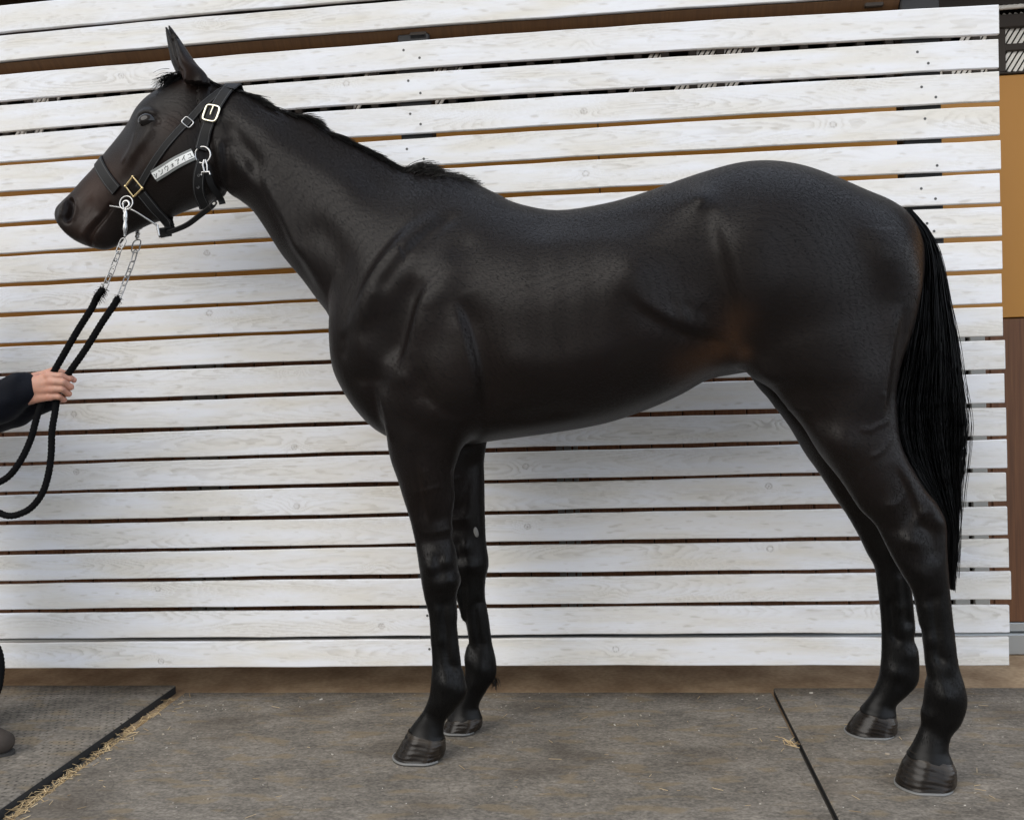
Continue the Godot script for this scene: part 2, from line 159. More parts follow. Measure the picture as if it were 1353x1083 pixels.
const ROPE_A := [Vector3(-1.5141,1.4230,0.1080),Vector3(-1.5358,1.3985,0.1080),Vector3(-1.5589,1.3625,0.1070),Vector3(-1.6155,1.2903,0.1050),Vector3(-1.6950,1.1830,0.1000),Vector3(-1.7234,1.1532,0.0880),Vector3(-1.7432,1.1181,0.0850),Vector3(-1.7548,1.0829,0.0900),Vector3(-1.7688,1.0336,0.1000),Vector3(-1.7901,0.9654,0.1050),Vector3(-1.8215,0.9045,0.1100),Vector3(-1.8604,0.8556,0.1150),Vector3(-1.9033,0.8305,0.1200),Vector3(-1.9663,0.8087,0.1300),Vector3(-2.0299,0.7326,0.1300),Vector3(-2.0546,0.5881,0.1300),Vector3(-2.0278,0.4431,0.1300),Vector3(-1.9602,0.3519,0.1300),Vector3(-1.9226,0.3042,0.1300),Vector3(-1.9156,0.2391,0.1300),Vector3(-1.9389,0.1589,0.1300),Vector3(-2.0010,0.1089,0.1300),Vector3(-2.0849,0.1629,0.1300),Vector3(-2.1445,0.3178,0.1200),Vector3(-2.1425,0.5377,0.1200),Vector3(-2.0900,0.6834,0.1200),Vector3(-2.0222,0.7498,0.1150),Vector3(-1.9581,0.7580,0.1100),Vector3(-1.9185,0.7379,0.1070),Vector3(-1.8886,0.7253,0.1050),Vector3(-1.8518,0.7272,0.1040),Vector3(-1.8035,0.7482,0.1030),Vector3(-1.7620,0.7930,0.1020),Vector3(-1.7385,0.8497,0.1010),Vector3(-1.7251,0.9160,0.1000),Vector3(-1.7200,0.9871,0.0980),Vector3(-1.7106,1.0460,0.0920),Vector3(-1.7050,1.0931,0.0850),Vector3(-1.6900,1.1283,0.0850),Vector3(-1.6694,1.1537,0.0900),Vector3(-1.6445,1.1765,0.0980),Vector3(-1.5906,1.2379,0.1000),Vector3(-1.5302,1.3222,0.0950),Vector3(-1.4923,1.3721,0.0900),Vector3(-1.4789,1.3952,0.0850)]
const HAND := [Vector3(-1.8115,1.1229,0.1000),Vector3(-1.7618,1.1356,0.1020),Vector3(-1.7140,1.1624,0.1080),Vector3(-1.7044,1.1432,0.1120),Vector3(-1.7057,1.1197,0.1100),Vector3(-1.7152,1.0963,0.1040),Vector3(-1.6696,1.1597,0.1120),Vector3(-1.6601,1.1394,0.1160),Vector3(-1.6659,1.1185,0.1130),Vector3(-1.6824,1.0953,0.1060),Vector3(-1.6531,1.1508,0.0950),Vector3(-1.6492,1.1248,0.0970),Vector3(-1.6589,1.1037,0.0940),Vector3(-1.6783,1.0853,0.0900),Vector3(-1.6783,1.1468,0.0700),Vector3(-1.6795,1.1230,0.0700),Vector3(-1.6899,1.1018,0.0680),Vector3(-1.7068,1.0832,0.0680),Vector3(-1.7691,1.1642,0.0750),Vector3(-1.7188,1.1792,0.0700),Vector3(-1.6839,1.1661,0.0680),Vector3(-1.6492,1.1459,0.0780),Vector3(-1.7942,1.1485,0.1000),Vector3(-1.7918,1.0961,0.1000),Vector3(-1.8596,1.1197,0.1000)]
const SLEEVE := [Vector3(-1.8061,1.1251,0.1000),Vector3(-1.8936,1.0849,0.1000),Vector3(-2.0348,1.0206,0.1300),Vector3(-2.2408,0.9331,0.1800)]
const FAR_HAND := [Vector3(-1.7660,1.1230,0.0450)]
const SLEEVE2 := [Vector3(-1.7728,1.0795,0.0350),Vector3(-1.9019,1.0534,0.0200),Vector3(-2.0861,1.0154,0.0000),Vector3(-2.4367,0.9408,-0.1000)]
const HOOF_NF := [[-0.5895,0.0850,-0.4829,0.0613,0.040,0.120],[-0.5971,0.0691,-0.4810,0.0502,0.048,0.120],[-0.6142,0.0438,-0.4806,0.0323,0.054,0.120],[-0.6303,0.0162,-0.4847,0.0143,0.060,0.120],[-0.6382,-0.0067,-0.4896,0.0029,0.063,0.120]]
const HOOF_FF := [[-0.5247,0.0469,-0.4256,0.0446,0.037,-0.120],[-0.5314,0.0346,-0.4211,0.0351,0.045,-0.120],[-0.5419,0.0173,-0.4217,0.0182,0.052,-0.120],[-0.5513,-0.0024,-0.4296,0.0011,0.058,-0.120],[-0.5555,-0.0171,-0.4374,-0.0112,0.060,-0.120]]
const HOOF_NH := [[0.7915,0.0977,0.8974,0.0672,0.041,0.190],[0.7856,0.0834,0.9045,0.0495,0.050,0.190],[0.7699,0.0547,0.9069,0.0296,0.057,0.190],[0.7579,0.0220,0.9037,0.0115,0.063,0.190],[0.7546,-0.0003,0.8943,0.0032,0.066,0.190]]
const HOOF_FH := [[0.7351,0.0788,0.8321,0.0537,0.039,-0.190],[0.7306,0.0694,0.8361,0.0400,0.047,-0.190],[0.7127,0.0505,0.8357,0.0240,0.053,-0.190],[0.6946,0.0246,0.8332,0.0056,0.059,-0.190],[0.6853,0.0012,0.8244,-0.0016,0.062,-0.190]]

var M := {}
var rng := RandomNumberGenerator.new()
const HORSE_AT := Vector3(0.6, 0, 0.466)
const HORSE_TURN := -4.0

# ------------------------------------------------------------------ helpers
func mat(col: Color, rough := 0.7, metal := 0.0, spec := 0.5) -> StandardMaterial3D:
	var m := StandardMaterial3D.new()
	m.albedo_color = col.linear_to_srgb()
	m.roughness = rough
	m.metallic = metal
	m.metallic_specular = spec
	return m

func tag(o: Node, label: String, category: String, group := "") -> Node:
	o.set_meta("label", label)
	o.set_meta("category", category)
	if group:
		o.set_meta("group", group)
	return o

func thing(called: String, label: String, category: String, at := Vector3.ZERO, turn := 0.0, group := "") -> Node3D:
	var o := Node3D.new()
	o.name = called
	add_child(o, true)
	o.position = at
	o.rotation_degrees.y = turn
	tag(o, label, category, group)
	return o

func put(called: String, mesh: Mesh, m: Material, parent: Node = self) -> MeshInstance3D:
	var o := MeshInstance3D.new()
	o.name = called
	o.mesh = mesh
	if m:
		o.material_override = m
	parent.add_child(o, true)
	return o

func structure(o: Node) -> Node:
	o.set_meta("kind", "structure")
	return o

func arr_mesh(v: PackedVector3Array, n: PackedVector3Array, idx: PackedInt32Array, uv := PackedVector2Array(), col := PackedColorArray()) -> ArrayMesh:
	var a := []
	a.resize(Mesh.ARRAY_MAX)
	a[Mesh.ARRAY_VERTEX] = v
	a[Mesh.ARRAY_NORMAL] = n
	a[Mesh.ARRAY_INDEX] = idx
	if uv.size():
		a[Mesh.ARRAY_TEX_UV] = uv
	if col.size():
		a[Mesh.ARRAY_COLOR] = col
	var m := ArrayMesh.new()
	m.add_surface_from_arrays(Mesh.PRIMITIVE_TRIANGLES, a)
	return m

func quad(st: SurfaceTool, a: Vector3, b: Vector3, c: Vector3, d: Vector3, n: Vector3) -> void:
	# a,b,c,d counter-clockwise seen from n; front faces run clockwise
	for q in [[a, Vector2(0, 0)], [c, Vector2(1, 1)], [b, Vector2(1, 0)], [a, Vector2(0, 0)], [d, Vector2(0, 1)], [c, Vector2(1, 1)]]:
		st.set_normal(n)
		st.set_uv(q[1])
		st.add_vertex(q[0])

func bevel_box(st: SurfaceTool, lo: Vector3, hi: Vector3, c := 0.003) -> void:
	c = minf(c, minf(hi.x - lo.x, minf(hi.y - lo.y, hi.z - lo.z)) * 0.4)
	var mid := (lo + hi) * 0.5
	var h := (hi - lo) * 0.5
	for ax in 3:
		var b := (ax + 1) % 3
		var d := (ax + 2) % 3
		for s in [-1.0, 1.0]:
			var n := Vector3.ZERO
			n[ax] = s
			var p := []
			for q in [[-1, -1], [1, -1], [1, 1], [-1, 1]]:
				var v := mid
				v[ax] += s * h[ax]
				v[b] += q[0] * s * (h[b] - c)
				v[d] += q[1] * (h[d] - c)
				p.append(v)
			quad(st, p[0], p[1], p[2], p[3], n)
			# bevels along axis d between ax and b
			for t in [-1.0, 1.0]:
				var nn := Vector3.ZERO
				nn[ax] = s
				nn[b] = t
				nn = nn.normalized()
				var e := []
				for q in [0, 1]:
					for z in [-1, 1]:
						var v := mid
						v[ax] += s * (h[ax] - (0.0 if q == 0 else c))
						v[b] += t * (h[b] - (c if q == 0 else 0.0))
						v[d] += z * (h[d] - c)
						e.append(v)
				if s * t > 0:
					quad(st, e[0], e[2], e[3], e[1], nn)
				else:
					quad(st, e[1], e[3], e[2], e[0], nn)

func box_mesh(lo: Vector3, hi: Vector3, c := 0.003) -> ArrayMesh:
	var st := SurfaceTool.new()
	st.begin(Mesh.PRIMITIVE_TRIANGLES)
	bevel_box(st, lo, hi, c)
	return st.commit()

func spline(p: Array, step := 0.01) -> Array:
	var o := []
	for i in p.size() - 1:
		var a = p[maxi(i - 1, 0)]
		var b = p[i]
		var c = p[i + 1]
		var d = p[mini(i + 2, p.size() - 1)]
		var n := maxi(1, int(ceil((c - b).length() / step)))
		for k in n:
			o.append(b.cubic_interpolate(c, a, d, k / float(n)))
	o.append(p[-1])
	return o

func grid_mesh(rows: Array, closed: bool, caps := true) -> ArrayMesh:
	# rows of equal-length Vector3 rings
	var v := PackedVector3Array()
	var idx := PackedInt32Array()
	var uv := PackedVector2Array()
	var n: int = rows[0].size()
	for i in rows.size():
		for j in n:
			v.append(rows[i][j])
			uv.append(Vector2(j / float(n), i / float(rows.size())))
	for i in rows.size() - 1:
		for j in (n if closed else n - 1):
			var a := i * n + j
			var b := i * n + (j + 1) % n
			idx.append_array([a, b, a + n, b, b + n, a + n])
	if caps and closed:
		for e in [0, rows.size() - 1]:
			var c := Vector3.ZERO
			for q in rows[e]:
				c += q / n
			var base := v.size()
			v.append(c)
			uv.append(Vector2(0.5, 0.5))
			for j in n:
				v.append(rows[e][j])
				uv.append(Vector2(j / float(n), 0))
			for j in n:
				var a := base + 1 + j
				var b := base + 1 + (j + 1) % n
				idx.append_array([base, b, a] if e == 0 else [base, a, b])
	return finish(v, idx, uv)

func finish(v: PackedVector3Array, idx: PackedInt32Array, uv := PackedVector2Array(), col := PackedColorArray()) -> ArrayMesh:
	var nn := PackedVector3Array()
	nn.resize(v.size())
	for t in range(0, idx.size(), 3):
		var f := (v[idx[t + 2]] - v[idx[t]]).cross(v[idx[t + 1]] - v[idx[t]])
		nn[idx[t]] += f
		nn[idx[t + 1]] += f
		nn[idx[t + 2]] += f
	for i in nn.size():
		nn[i] = nn[i].normalized() if nn[i].length_squared() > 1e-24 else Vector3.UP
	return arr_mesh(v, nn, idx, uv, col)

func tube(path: Array, r, sides := 8, closed := false, twist := 0.0) -> ArrayMesh:
	# a tube along path; r is a radius or one radius per point; twist > 0: the lay of a three-strand rope in metres
	var rows := []
	var up := Vector3.UP
	var along := 0.0
	for i in path.size():
		var t: Vector3
		if closed:
			t = path[(i + 1) % path.size()] - path[(i - 1 + path.size()) % path.size()]
		else:
			t = path[mini(i + 1, path.size() - 1)] - path[maxi(i - 1, 0)]
		t = t.normalized()
		if i == 0 and absf(t.dot(up)) > 0.9:
			up = Vector3.RIGHT
		var side := t.cross(up).normalized()
		up = side.cross(t).normalized()
		if i > 0:
			along += (path[i] - path[i - 1]).length()
		var rr: float = r if r is float else r[i]
		var ring := []
		for j in sides:
			var th := TAU * j / sides
			var q := rr
			if twist > 0.0:
				q = rr * (0.66 + 0.42 * sqrt(absf(cos(1.5 * (th - TAU * along / twist)))))
			ring.append(path[i] + (side * cos(th) + up * sin(th)) * q)
		rows.append(ring)
	if closed:
		rows.append(rows[0])
	return grid_mesh(rows, true, not closed)

func ribbon(pts: Array, nrm: Array, width: float, thick: float) -> ArrayMesh:
	# a strap: rounded flat section swept along pts, its face along nrm
	var rows := []
	for i in pts.size():
		var t: Vector3 = (pts[mini(i + 1, pts.size() - 1)] - pts[maxi(i - 1, 0)]).normalized()
		var n: Vector3 = (nrm[i] - t * t.dot(nrm[i])).normalized()
		var s := t.cross(n).normalized()
		var ring := []
		for q in [[-1.0, 0.0], [-1.0, 0.7], [-0.88, 1.0], [0.88, 1.0], [1.0, 0.7], [1.0, 0.0]]:
			ring.append(pts[i] + s * (q[0] * width * 0.5) + n * (q[1] * thick))
		rows.append(ring)
	return grid_mesh(rows, true)

func stitch_lines(pts: Array, nrm: Array, width: float, thick: float, m: Material, parent: Node) -> void:
	# two rows of thread, one mesh
	var st := SurfaceTool.new()
	st.begin(Mesh.PRIMITIVE_TRIANGLES)
	for e in [-1.0, 1.0]:
		var line := []
		for i in pts.size():
			var t: Vector3 = (pts[mini(i + 1, pts.size() - 1)] - pts[maxi(i - 1, 0)]).normalized()
			var n: Vector3 = (nrm[i] - t * t.dot(nrm[i])).normalized()
			line.append(pts[i] + t.cross(n).normalized() * (e * width * 0.38) + n * (thick + 0.0002))
		st.append_from(tube(line, 0.0007, 5), 0, Transform3D())
	var o := put("stitching", st.commit(), m, parent)
	o.set_meta("kind", "stuff")

# ------------------------------------------------------------------ textures
var pix := {}

func relief(t: ImageTexture, strength: float) -> ImageTexture:
	var im: Image = t.get_image().duplicate()
	im.convert(Image.FORMAT_RGBA8)
	im.bump_map_to_normal_map(strength)
	return ImageTexture.create_from_image(im)

func paint(key: String, w: int, h: int, f: Callable, as_normal := 0.0) -> ImageTexture:
	# f(x, y) -> Color, rows computed on all cores
	var rows := []
	rows.resize(h)
	pix[key] = rows
	var job := func(y: int) -> void:
		var b := PackedByteArray()
		b.resize(w * 3)
		for x in w:
			var c: Color = f.call(x, y)
			b[x * 3] = clampi(int(c.r * 255.0 + 0.5), 0, 255)
			b[x * 3 + 1] = clampi(int(c.g * 255.0 + 0.5), 0, 255)
			b[x * 3 + 2] = clampi(int(c.b * 255.0 + 0.5), 0, 255)
		rows[y] = b
	var id := WorkerThreadPool.add_group_task(job, h)
	WorkerThreadPool.wait_for_group_task_completion(id)
	var all := PackedByteArray()
	for r in rows:
		all.append_array(r)
	pix.erase(key)
	var im := Image.create_from_data(w, h, false, Image.FORMAT_RGB8, all)
	if as_normal > 0.0:
		im.bump_map_to_normal_map(as_normal)
	return ImageTexture.create_from_image(im)

func noise(freq: float, oct := 3, sd := 1) -> FastNoiseLite:
	var n := FastNoiseLite.new()
	n.noise_type = FastNoiseLite.TYPE_SIMPLEX_SMOOTH
	n.frequency = freq
	n.fractal_octaves = oct
	n.seed = sd
	return n

func wood_field(x: float, y: float, k: int, n1: FastNoiseLite, n2: FastNoiseLite, n3: FastNoiseLite) -> float:
	# 0 clean early wood .. 1 dark late wood, for board number k; x, y in metres. The board is cut out of a trunk whose pith wanders.
	var kk := k * 7.31
	var px := 0.045 + 0.06 * n1.get_noise_2d(x * 0.55, kk)
	var py := 0.05 * n1.get_noise_2d(x * 0.35 + 40.0, kk) + 0.03 * sin(kk)
	var dy := y - 0.047 - py
	var r := sqrt(px * px + dy * dy) + 0.006 * n2.get_noise_2d(x * 3.0, y * 16.0 + kk)
	for q in 3:
		var kx := fposmod(kk * 1.37 + q * 1.63, 4.6)
		var ky := 0.02 + 0.055 * fposmod(kk * 0.77 + q * 0.41, 1.0)
		var d2 := (x - kx) * (x - kx) * 0.35 + (y - ky) * (y - ky)
		r += 0.012 * exp(-d2 / 0.0006)
	var g := fposmod(r * 205.0, 1.0)
	var line := smoothstep(0.35, 0.93, g) * (1.0 - smoothstep(0.93, 1.0, g))
	var amt := clampf(0.45 + 0.8 * n2.get_noise_2d(x * 1.1 + 9.0, y * 9.0 - kk), 0.05, 1.0)
	var streak := n3.get_noise_2d(x * 14.0, y * 420.0 + kk)
	return clampf(line * amt + 0.22 * streak, 0.0, 1.0)

func make_textures() -> void:
	var n1 := noise(1.0, 2, 3)
	var n2 := noise(1.0, 3, 5)
	var n3 := noise(1.0, 2, 8)
	var TW := 1300
	var TR := 34
	var TN := 23
	# one strip of the atlas for each slat
	var slat := func(x: int, yy: int) -> Color:
		var k := yy / TR
		var xm := x / float(TW) * 4.6
		var ym := (yy % TR + 0.5) / TR * 0.096
		var g := wood_field(xm, ym, k, n1, n2, n3)
		var kk := k * 7.31
		var worn := clampf(0.5 + 1.1 * n2.get_noise_2d(xm * 1.9 + 3.0, ym * 12.0 + kk), 0.0, 1.0)
		var c := Color(0.905, 0.912, 0.93)
		c = c.lerp(Color(0.875, 0.86, 0.825), worn * (0.55 + 0.35 * fposmod(k * 0.618, 1.0)))
		c = c.lerp(Color(0.66, 0.64, 0.61), g * (0.22 + 0.32 * worn))
		# scuffs, knots and nail rust
		var sc := n3.get_noise_2d(xm * 9.0 + 70.0, ym * 60.0 - kk)
		c = c.lerp(Color(0.72, 0.70, 0.67), smoothstep(0.45, 0.75, sc) * 0.5)
		for q in 2:
			var kx := fposmod(kk * 1.37 + q * 1.63, 4.6)
			var ky := 0.02 + 0.055 * fposmod(kk * 0.77 + q * 0.41, 1.0)
			var d := sqrt((xm - kx) * (xm - kx) + (ym - ky) * (ym - ky) * 1.3)
			var rim := exp(-pow((d - 0.010) / 0.0022, 2.0)) * 0.55 + exp(-pow(d / 0.004, 2.0)) * 0.8 * float((k + q) % 2)
			c = c.lerp(Color(0.47, 0.44, 0.42), clampf(rim * (0.55 + 0.8 * n3.get_noise_2d(xm * 300.0, ym * 300.0)), 0.0, 0.8))
		return c
	M.slat_tex = paint("slat", TW, TR * TN, slat)
	M.slat_nrm = relief(M.slat_tex, 3.0)
	# dirty rubber, 3.2 m x 1.6 m
	var m1 := noise(1.0, 3, 21)
	var m2 := noise(1.0, 3, 22)
	var m3 := noise(1.0, 2, 23)
	var rubber := func(x: int, y: int) -> Color:
		var xm := x / 1600.0 * 3.2
		var ym := y / 800.0 * 1.6
		var wx := xm + 0.05 * m2.get_noise_2d(xm * 3.0, ym * 3.0)
		var a := m1.get_noise_2d(wx * 4.0, ym * 6.5)
		var b := m1.get_noise_2d(xm * 28.0 + 50.0, ym * 46.0)
		var s := m3.get_noise_2d((xm + ym * 0.35) * 16.0, (ym - xm * 0.12) * 90.0)
		var fine := m3.get_noise_2d(xm * 75.0 + 11.0, ym * 95.0)
		var v := 0.49 + 0.08 * a + 0.085 * b + 0.025 * s + 0.085 * fine
		var c := Color(v * 1.02, v * 0.965, v * 0.89)
		# dusty tan patches, dark damp ones
		var tan := smoothstep(0.12, 0.5, m1.get_noise_2d(xm * 5.0 + 200.0, ym * 13.0)) * 0.62
		c = c.lerp(Color(0.56, 0.49, 0.385), tan * 0.8)
		var damp := smoothstep(0.1, 0.95, m2.get_noise_2d(xm * 1.5 - 90.0, ym * 2.3 + 17.0)) * 0.5
		c = c.lerp(Color(0.24, 0.205, 0.17), damp)
		var f := m3.get_noise_2d(xm * 150.0, ym * 170.0 + 30.0)
		c = c.lerp(Color(0.68, 0.64, 0.57), smoothstep(0.62, 0.8, f) * 0.55)
		c = c.lerp(Color(0.2, 0.18, 0.16), smoothstep(0.5, 0.8, -f) * 0.6)
		return c
	M.rubber_tex = paint("rubber", 1600, 800, rubber)
	# scuffs and scratches
	var sim: Image = M.rubber_tex.get_image()
	for k in 900:
		var p := Vector2(rng.randf() * 1600.0, rng.randf() * 800.0)
		var ang := rng.randfn(0.15, 0.5)
		var bend := rng.randfn(0.0, 0.012)
		var ln := int(rng.randf_range(8, 90))
		var light := rng.randf() < 0.62
		for q in ln:
			p += Vector2(cos(ang), sin(ang))
			ang += bend
			var x := posmod(int(p.x), 1600)
			var y := posmod(int(p.y), 800)
			var f := 0.34 * sin(PI * q / ln)
			sim.set_pixel(x, y, sim.get_pixel(x, y).lerp(Color(0.66, 0.62, 0.55) if light else Color(0.22, 0.20, 0.18), f))
	M.rubber_tex = ImageTexture.create_from_image(sim)
	M.rubber_nrm = relief(M.rubber_tex, 3.0)
	# the mat with rows of dents, one tile = 0.4 m
	var dent := func(x: int, y: int) -> Color:
		var xm := x / 600.0 * 1.2
		var ym := y / 600.0 * 1.2
		var c: Color = rubber.call(int(x * 0.75) + 40, int(y * 0.75) + 20)
		var row := int(floor(ym / 0.025))
		var dx := fposmod(xm + (0.0125 if row % 2 else 0.0), 0.025) - 0.0125
		var dy := fposmod(ym, 0.025) - 0.0125
		var d := sqrt(dx * dx + dy * dy)
		var worn := smoothstep(-0.35, 0.25, m2.get_noise_2d(xm * 4.0, ym * 4.0))
		return c.lerp(Color(0.15, 0.135, 0.12), (1.0 - smoothstep(0.0022, 0.0046, d)) * 0.75 * worn)
	M.dent_tex = paint("dent", 600, 600, dent)
	M.dent_nrm = relief(M.dent_tex, 3.0)
	# brown stained boards
	var bw := func(x: int, y: int) -> Color:
		var xm := x / 256.0 * 0.5
		var ym := y / 1024.0 * 1.3
		var g := n1.get_noise_2d(xm * 60.0, ym * 1.6) * 0.5 + n2.get_noise_2d(xm * 150.0, ym * 5.0) * 0.4
		return Color(0.46, 0.305, 0.185).lerp(Color(0.35, 0.215, 0.12), clampf(0.5 + g, 0.0, 1.0))
	M.brown_tex = paint("brown", 256, 1024, bw)
	var co := func(x: int, y: int) -> Color:
		var xm := x / 512.0 * 1.5
		var ym := y / 512.0 * 1.5
		var v := 0.12 * m1.get_noise_2d(xm * 4.0, ym * 4.0) + 0.06 * m1.get_noise_2d(xm * 40.0, ym * 40.0)
		return Color(0.67 + v, 0.575 + v, 0.465 + v * 0.9)
	M.concrete_tex = paint("conc", 512, 512, co)
	# the coat: fine hair lying back and down
	var hair := func(x: int, y: int) -> Color:
		var a := x * 0.9 + y * 0.35
		var b := y * 0.9 - x * 0.35
		var h := 0.5 + 0.34 * m3.get_noise_2d(a * 0.055, b * 0.36) + 0.10 * m2.get_noise_2d(a * 0.02, b * 0.05)
		return Color(h, h, h)
	M.hair_nrm = paint("hair", 512, 512, hair, 2.2)
	var cloth := func(x: int, y: int) -> Color:
		var h := 0.5 + 0.2 * sin(x * TAU / 4.0) * sin(y * TAU / 4.0) + 0.3 * m2.get_noise_2d(x * 0.02, y * 0.02)
		return Color(h, h, h)
	M.cloth_nrm = paint("cloth", 256, 256, cloth, 2.0)

func make_materials() -> void:
	var s := mat(Color(1, 1, 1), 0.72, 0.0, 0.35)
	s.albedo_texture = M.slat_tex
	s.normal_enabled = true
	s.normal_texture = M.slat_nrm
	s.normal_scale = 0.8
	M.slat = s
	var r := mat(Color(0.8, 0.8, 0.8), 0.85, 0.0, 0.3)
	r.albedo_texture = M.rubber_tex
	r.normal_enabled = true
	r.normal_texture = M.rubber_nrm
	r.normal_scale = 0.3
	M.rubber = r
	var l: StandardMaterial3D = r.duplicate()
	l.albedo_texture = M.dent_tex
	l.normal_texture = M.dent_nrm
	l.normal_scale = 0.5
	M.dented = l
	M.rubber_edge = mat(Color(0.022, 0.022, 0.023), 0.8)
	var b := mat(Color(1, 1, 1), 0.6)
	b.albedo_texture = M.brown_tex
	b.uv1_triplanar = true
	b.uv1_world_triplanar = true
	b.uv1_scale = Vector3(2.0, 0.77, 2.0)
	M.brown = b
	M.brown_seam = mat(Color(0.012, 0.008, 0.006), 0.9)
	M.ochre = mat(Color(0.46, 0.205, 0.022), 0.45)
	M.dark_wood = mat(Color(0.035, 0.025, 0.018), 0.7)
	M.char = mat(Color(0.016, 0.016, 0.017), 0.7)
	M.grey_board = mat(Color(0.36, 0.36, 0.34), 0.7)
	M.pilaster = mat(Color(0.16, 0.155, 0.14), 0.8)
	M.steel = mat(Color(0.42, 0.44, 0.44), 0.45, 0.6)
	var c := mat(Color(1, 1, 1), 0.9, 0.0, 0.3)
	c.albedo_texture = M.concrete_tex
	c.uv1_triplanar = true
	c.uv1_world_triplanar = true
	c.uv1_scale = Vector3(0.66, 0.66, 0.66)
	M.concrete = c
	M.yard = mat(Color(0.13, 0.12, 0.105), 0.95, 0.0, 0.2)
	M.pale = mat(Color(0.86, 0.82, 0.75), 0.8)
	M.beam = b.duplicate()
	M.beam.albedo_color = Color(0.9, 0.95, 0.9)
	var h := mat(Color(0.084, 0.080, 0.079), 0.39, 0.0, 0.31)
	h.vertex_color_use_as_albedo = true
	h.normal_enabled = true
	h.normal_texture = M.hair_nrm
	h.normal_scale = 0.12
	h.uv1_triplanar = true
	h.uv1_scale = Vector3(1.9, 1.9, 1.9)
	M.coat = h
	var hs := mat(Color(0.084, 0.080, 0.079), 0.40, 0.0, 0.34)
	hs.vertex_color_use_as_albedo = true
	M.short_hair = hs
	M.hair = mat(Color(0.0085, 0.0078, 0.0078), 0.36, 0.0, 0.5)
	var hf := mat(Color(0.03, 0.022, 0.017), 0.27, 0.0, 0.38)
	hf.vertex_color_use_as_albedo = true
	hf.albedo_color = Color(0.1, 0.1, 0.1).linear_to_srgb()
	M.hoof = hf
	M.shoe_iron = mat(Color(0.20, 0.20, 0.195), 0.55, 0.3)
	M.eye = mat(Color(0.006, 0.0045, 0.0045), 0.04, 0.0, 0.42)
	var le := mat(Color(0.009, 0.009, 0.0095), 0.6, 0.0, 0.35)
	le.normal_enabled = true
	le.normal_texture = M.cloth_nrm
	le.uv1_triplanar = true
	le.uv1_scale = Vector3(20, 20, 20)
	le.normal_scale = 0.3
	M.leather = le
	M.thread = mat(Color(0.09, 0.09, 0.09), 0.8)
	M.brass = mat(Color(0.72, 0.56, 0.30), 0.28, 1.0)
	M.pale_brass = mat(Color(0.85, 0.80, 0.62), 0.25, 1.0)
	M.chrome = mat(Color(0.43, 0.43, 0.43), 0.25, 1.0)
	M.chain = mat(Color(0.36, 0.36, 0.36), 0.35, 1.0)
	M.rope = mat(Color(0.008, 0.008, 0.0085), 1.0, 0.0, 0.12)
	var sk := mat(Color(0.50, 0.285, 0.20), 0.5)
	sk.vertex_color_use_as_albedo = true
	sk.albedo_color = Color.WHITE
	sk.subsurf_scatter_enabled = true
	sk.subsurf_scatter_strength = 0.12
	M.skin = sk
	var ja := mat(Color(0.0055, 0.0065, 0.0105), 0.7, 0.0, 0.25)
	ja.normal_enabled = true
	ja.normal_texture = M.cloth_nrm
	ja.uv1_triplanar = true
	ja.uv1_scale = Vector3(12, 12, 12)
	ja.normal_scale = 0.25
	M.jacket = ja
	M.trousers = mat(Color(0.02, 0.021, 0.025), 0.85)
	M.boot = mat(Color(0.055, 0.045, 0.038), 0.9, 0.0, 0.3)
	M.sole = mat(Color(0.03, 0.028, 0.026), 0.85)
	M.straw = mat(Color(0.46, 0.33, 0.17), 0.75)
	M.chip = mat(Color(0.45, 0.39, 0.30), 0.85)
	M.straw.vertex_color_use_as_albedo = true
	M.straw.albedo_color = Color.WHITE
	M.chip.vertex_color_use_as_albedo = true
	M.chip.albedo_color = Color.WHITE
	M.nail = mat(Color(0.10, 0.10, 0.10), 0.5, 0.6)
	M.plate = mat(Color(0.74, 0.75, 0.74), 0.35)

# ------------------------------------------------------------------ the horse's body: a field on a graded grid, meshed as surface nets
const KS := [0.03, 0.06, 0.04, 0.035, 0.035, 0.04, 0.03, 0.014, 0.014]
var us := PackedFloat32Array()
var vs := PackedFloat32Array()
var ws := PackedFloat32Array()
var RS := []
var RA := []
var RB := []
var RW := []
var RT := []
var RJ := []
var lows := []
var highs := []
var slab_c := []
var bump := PackedFloat32Array()
var ear_groove := PackedFloat32Array()
var slices := []
var slab_v := []
var slab_n := []
var slab_map := []
var slab_q := []
var slab_at := []

func axis_lines(cuts: Array) -> PackedFloat32Array:
	var o := PackedFloat32Array()
	var x: float = cuts[0][0]
	for c in cuts:
		while x < c[1] - 1e-6:
			o.append(x)
			x += c[2]
	return o

func smooth_rows(rows: Array, n := 4) -> Array:
	var o := []
	for i in rows.size() - 1:
		for k in n:
			var t := k / float(n)
			var r := []
			for q in 7:
				r.append(cubic_interpolate(rows[i][q], rows[i + 1][q], rows[maxi(i - 1, 0)][q], rows[mini(i + 2, rows.size() - 1)][q], t))
			r[4] = maxf(r[4], 0.004)
			o.append(r)
	o.append(rows[-1])
	return o

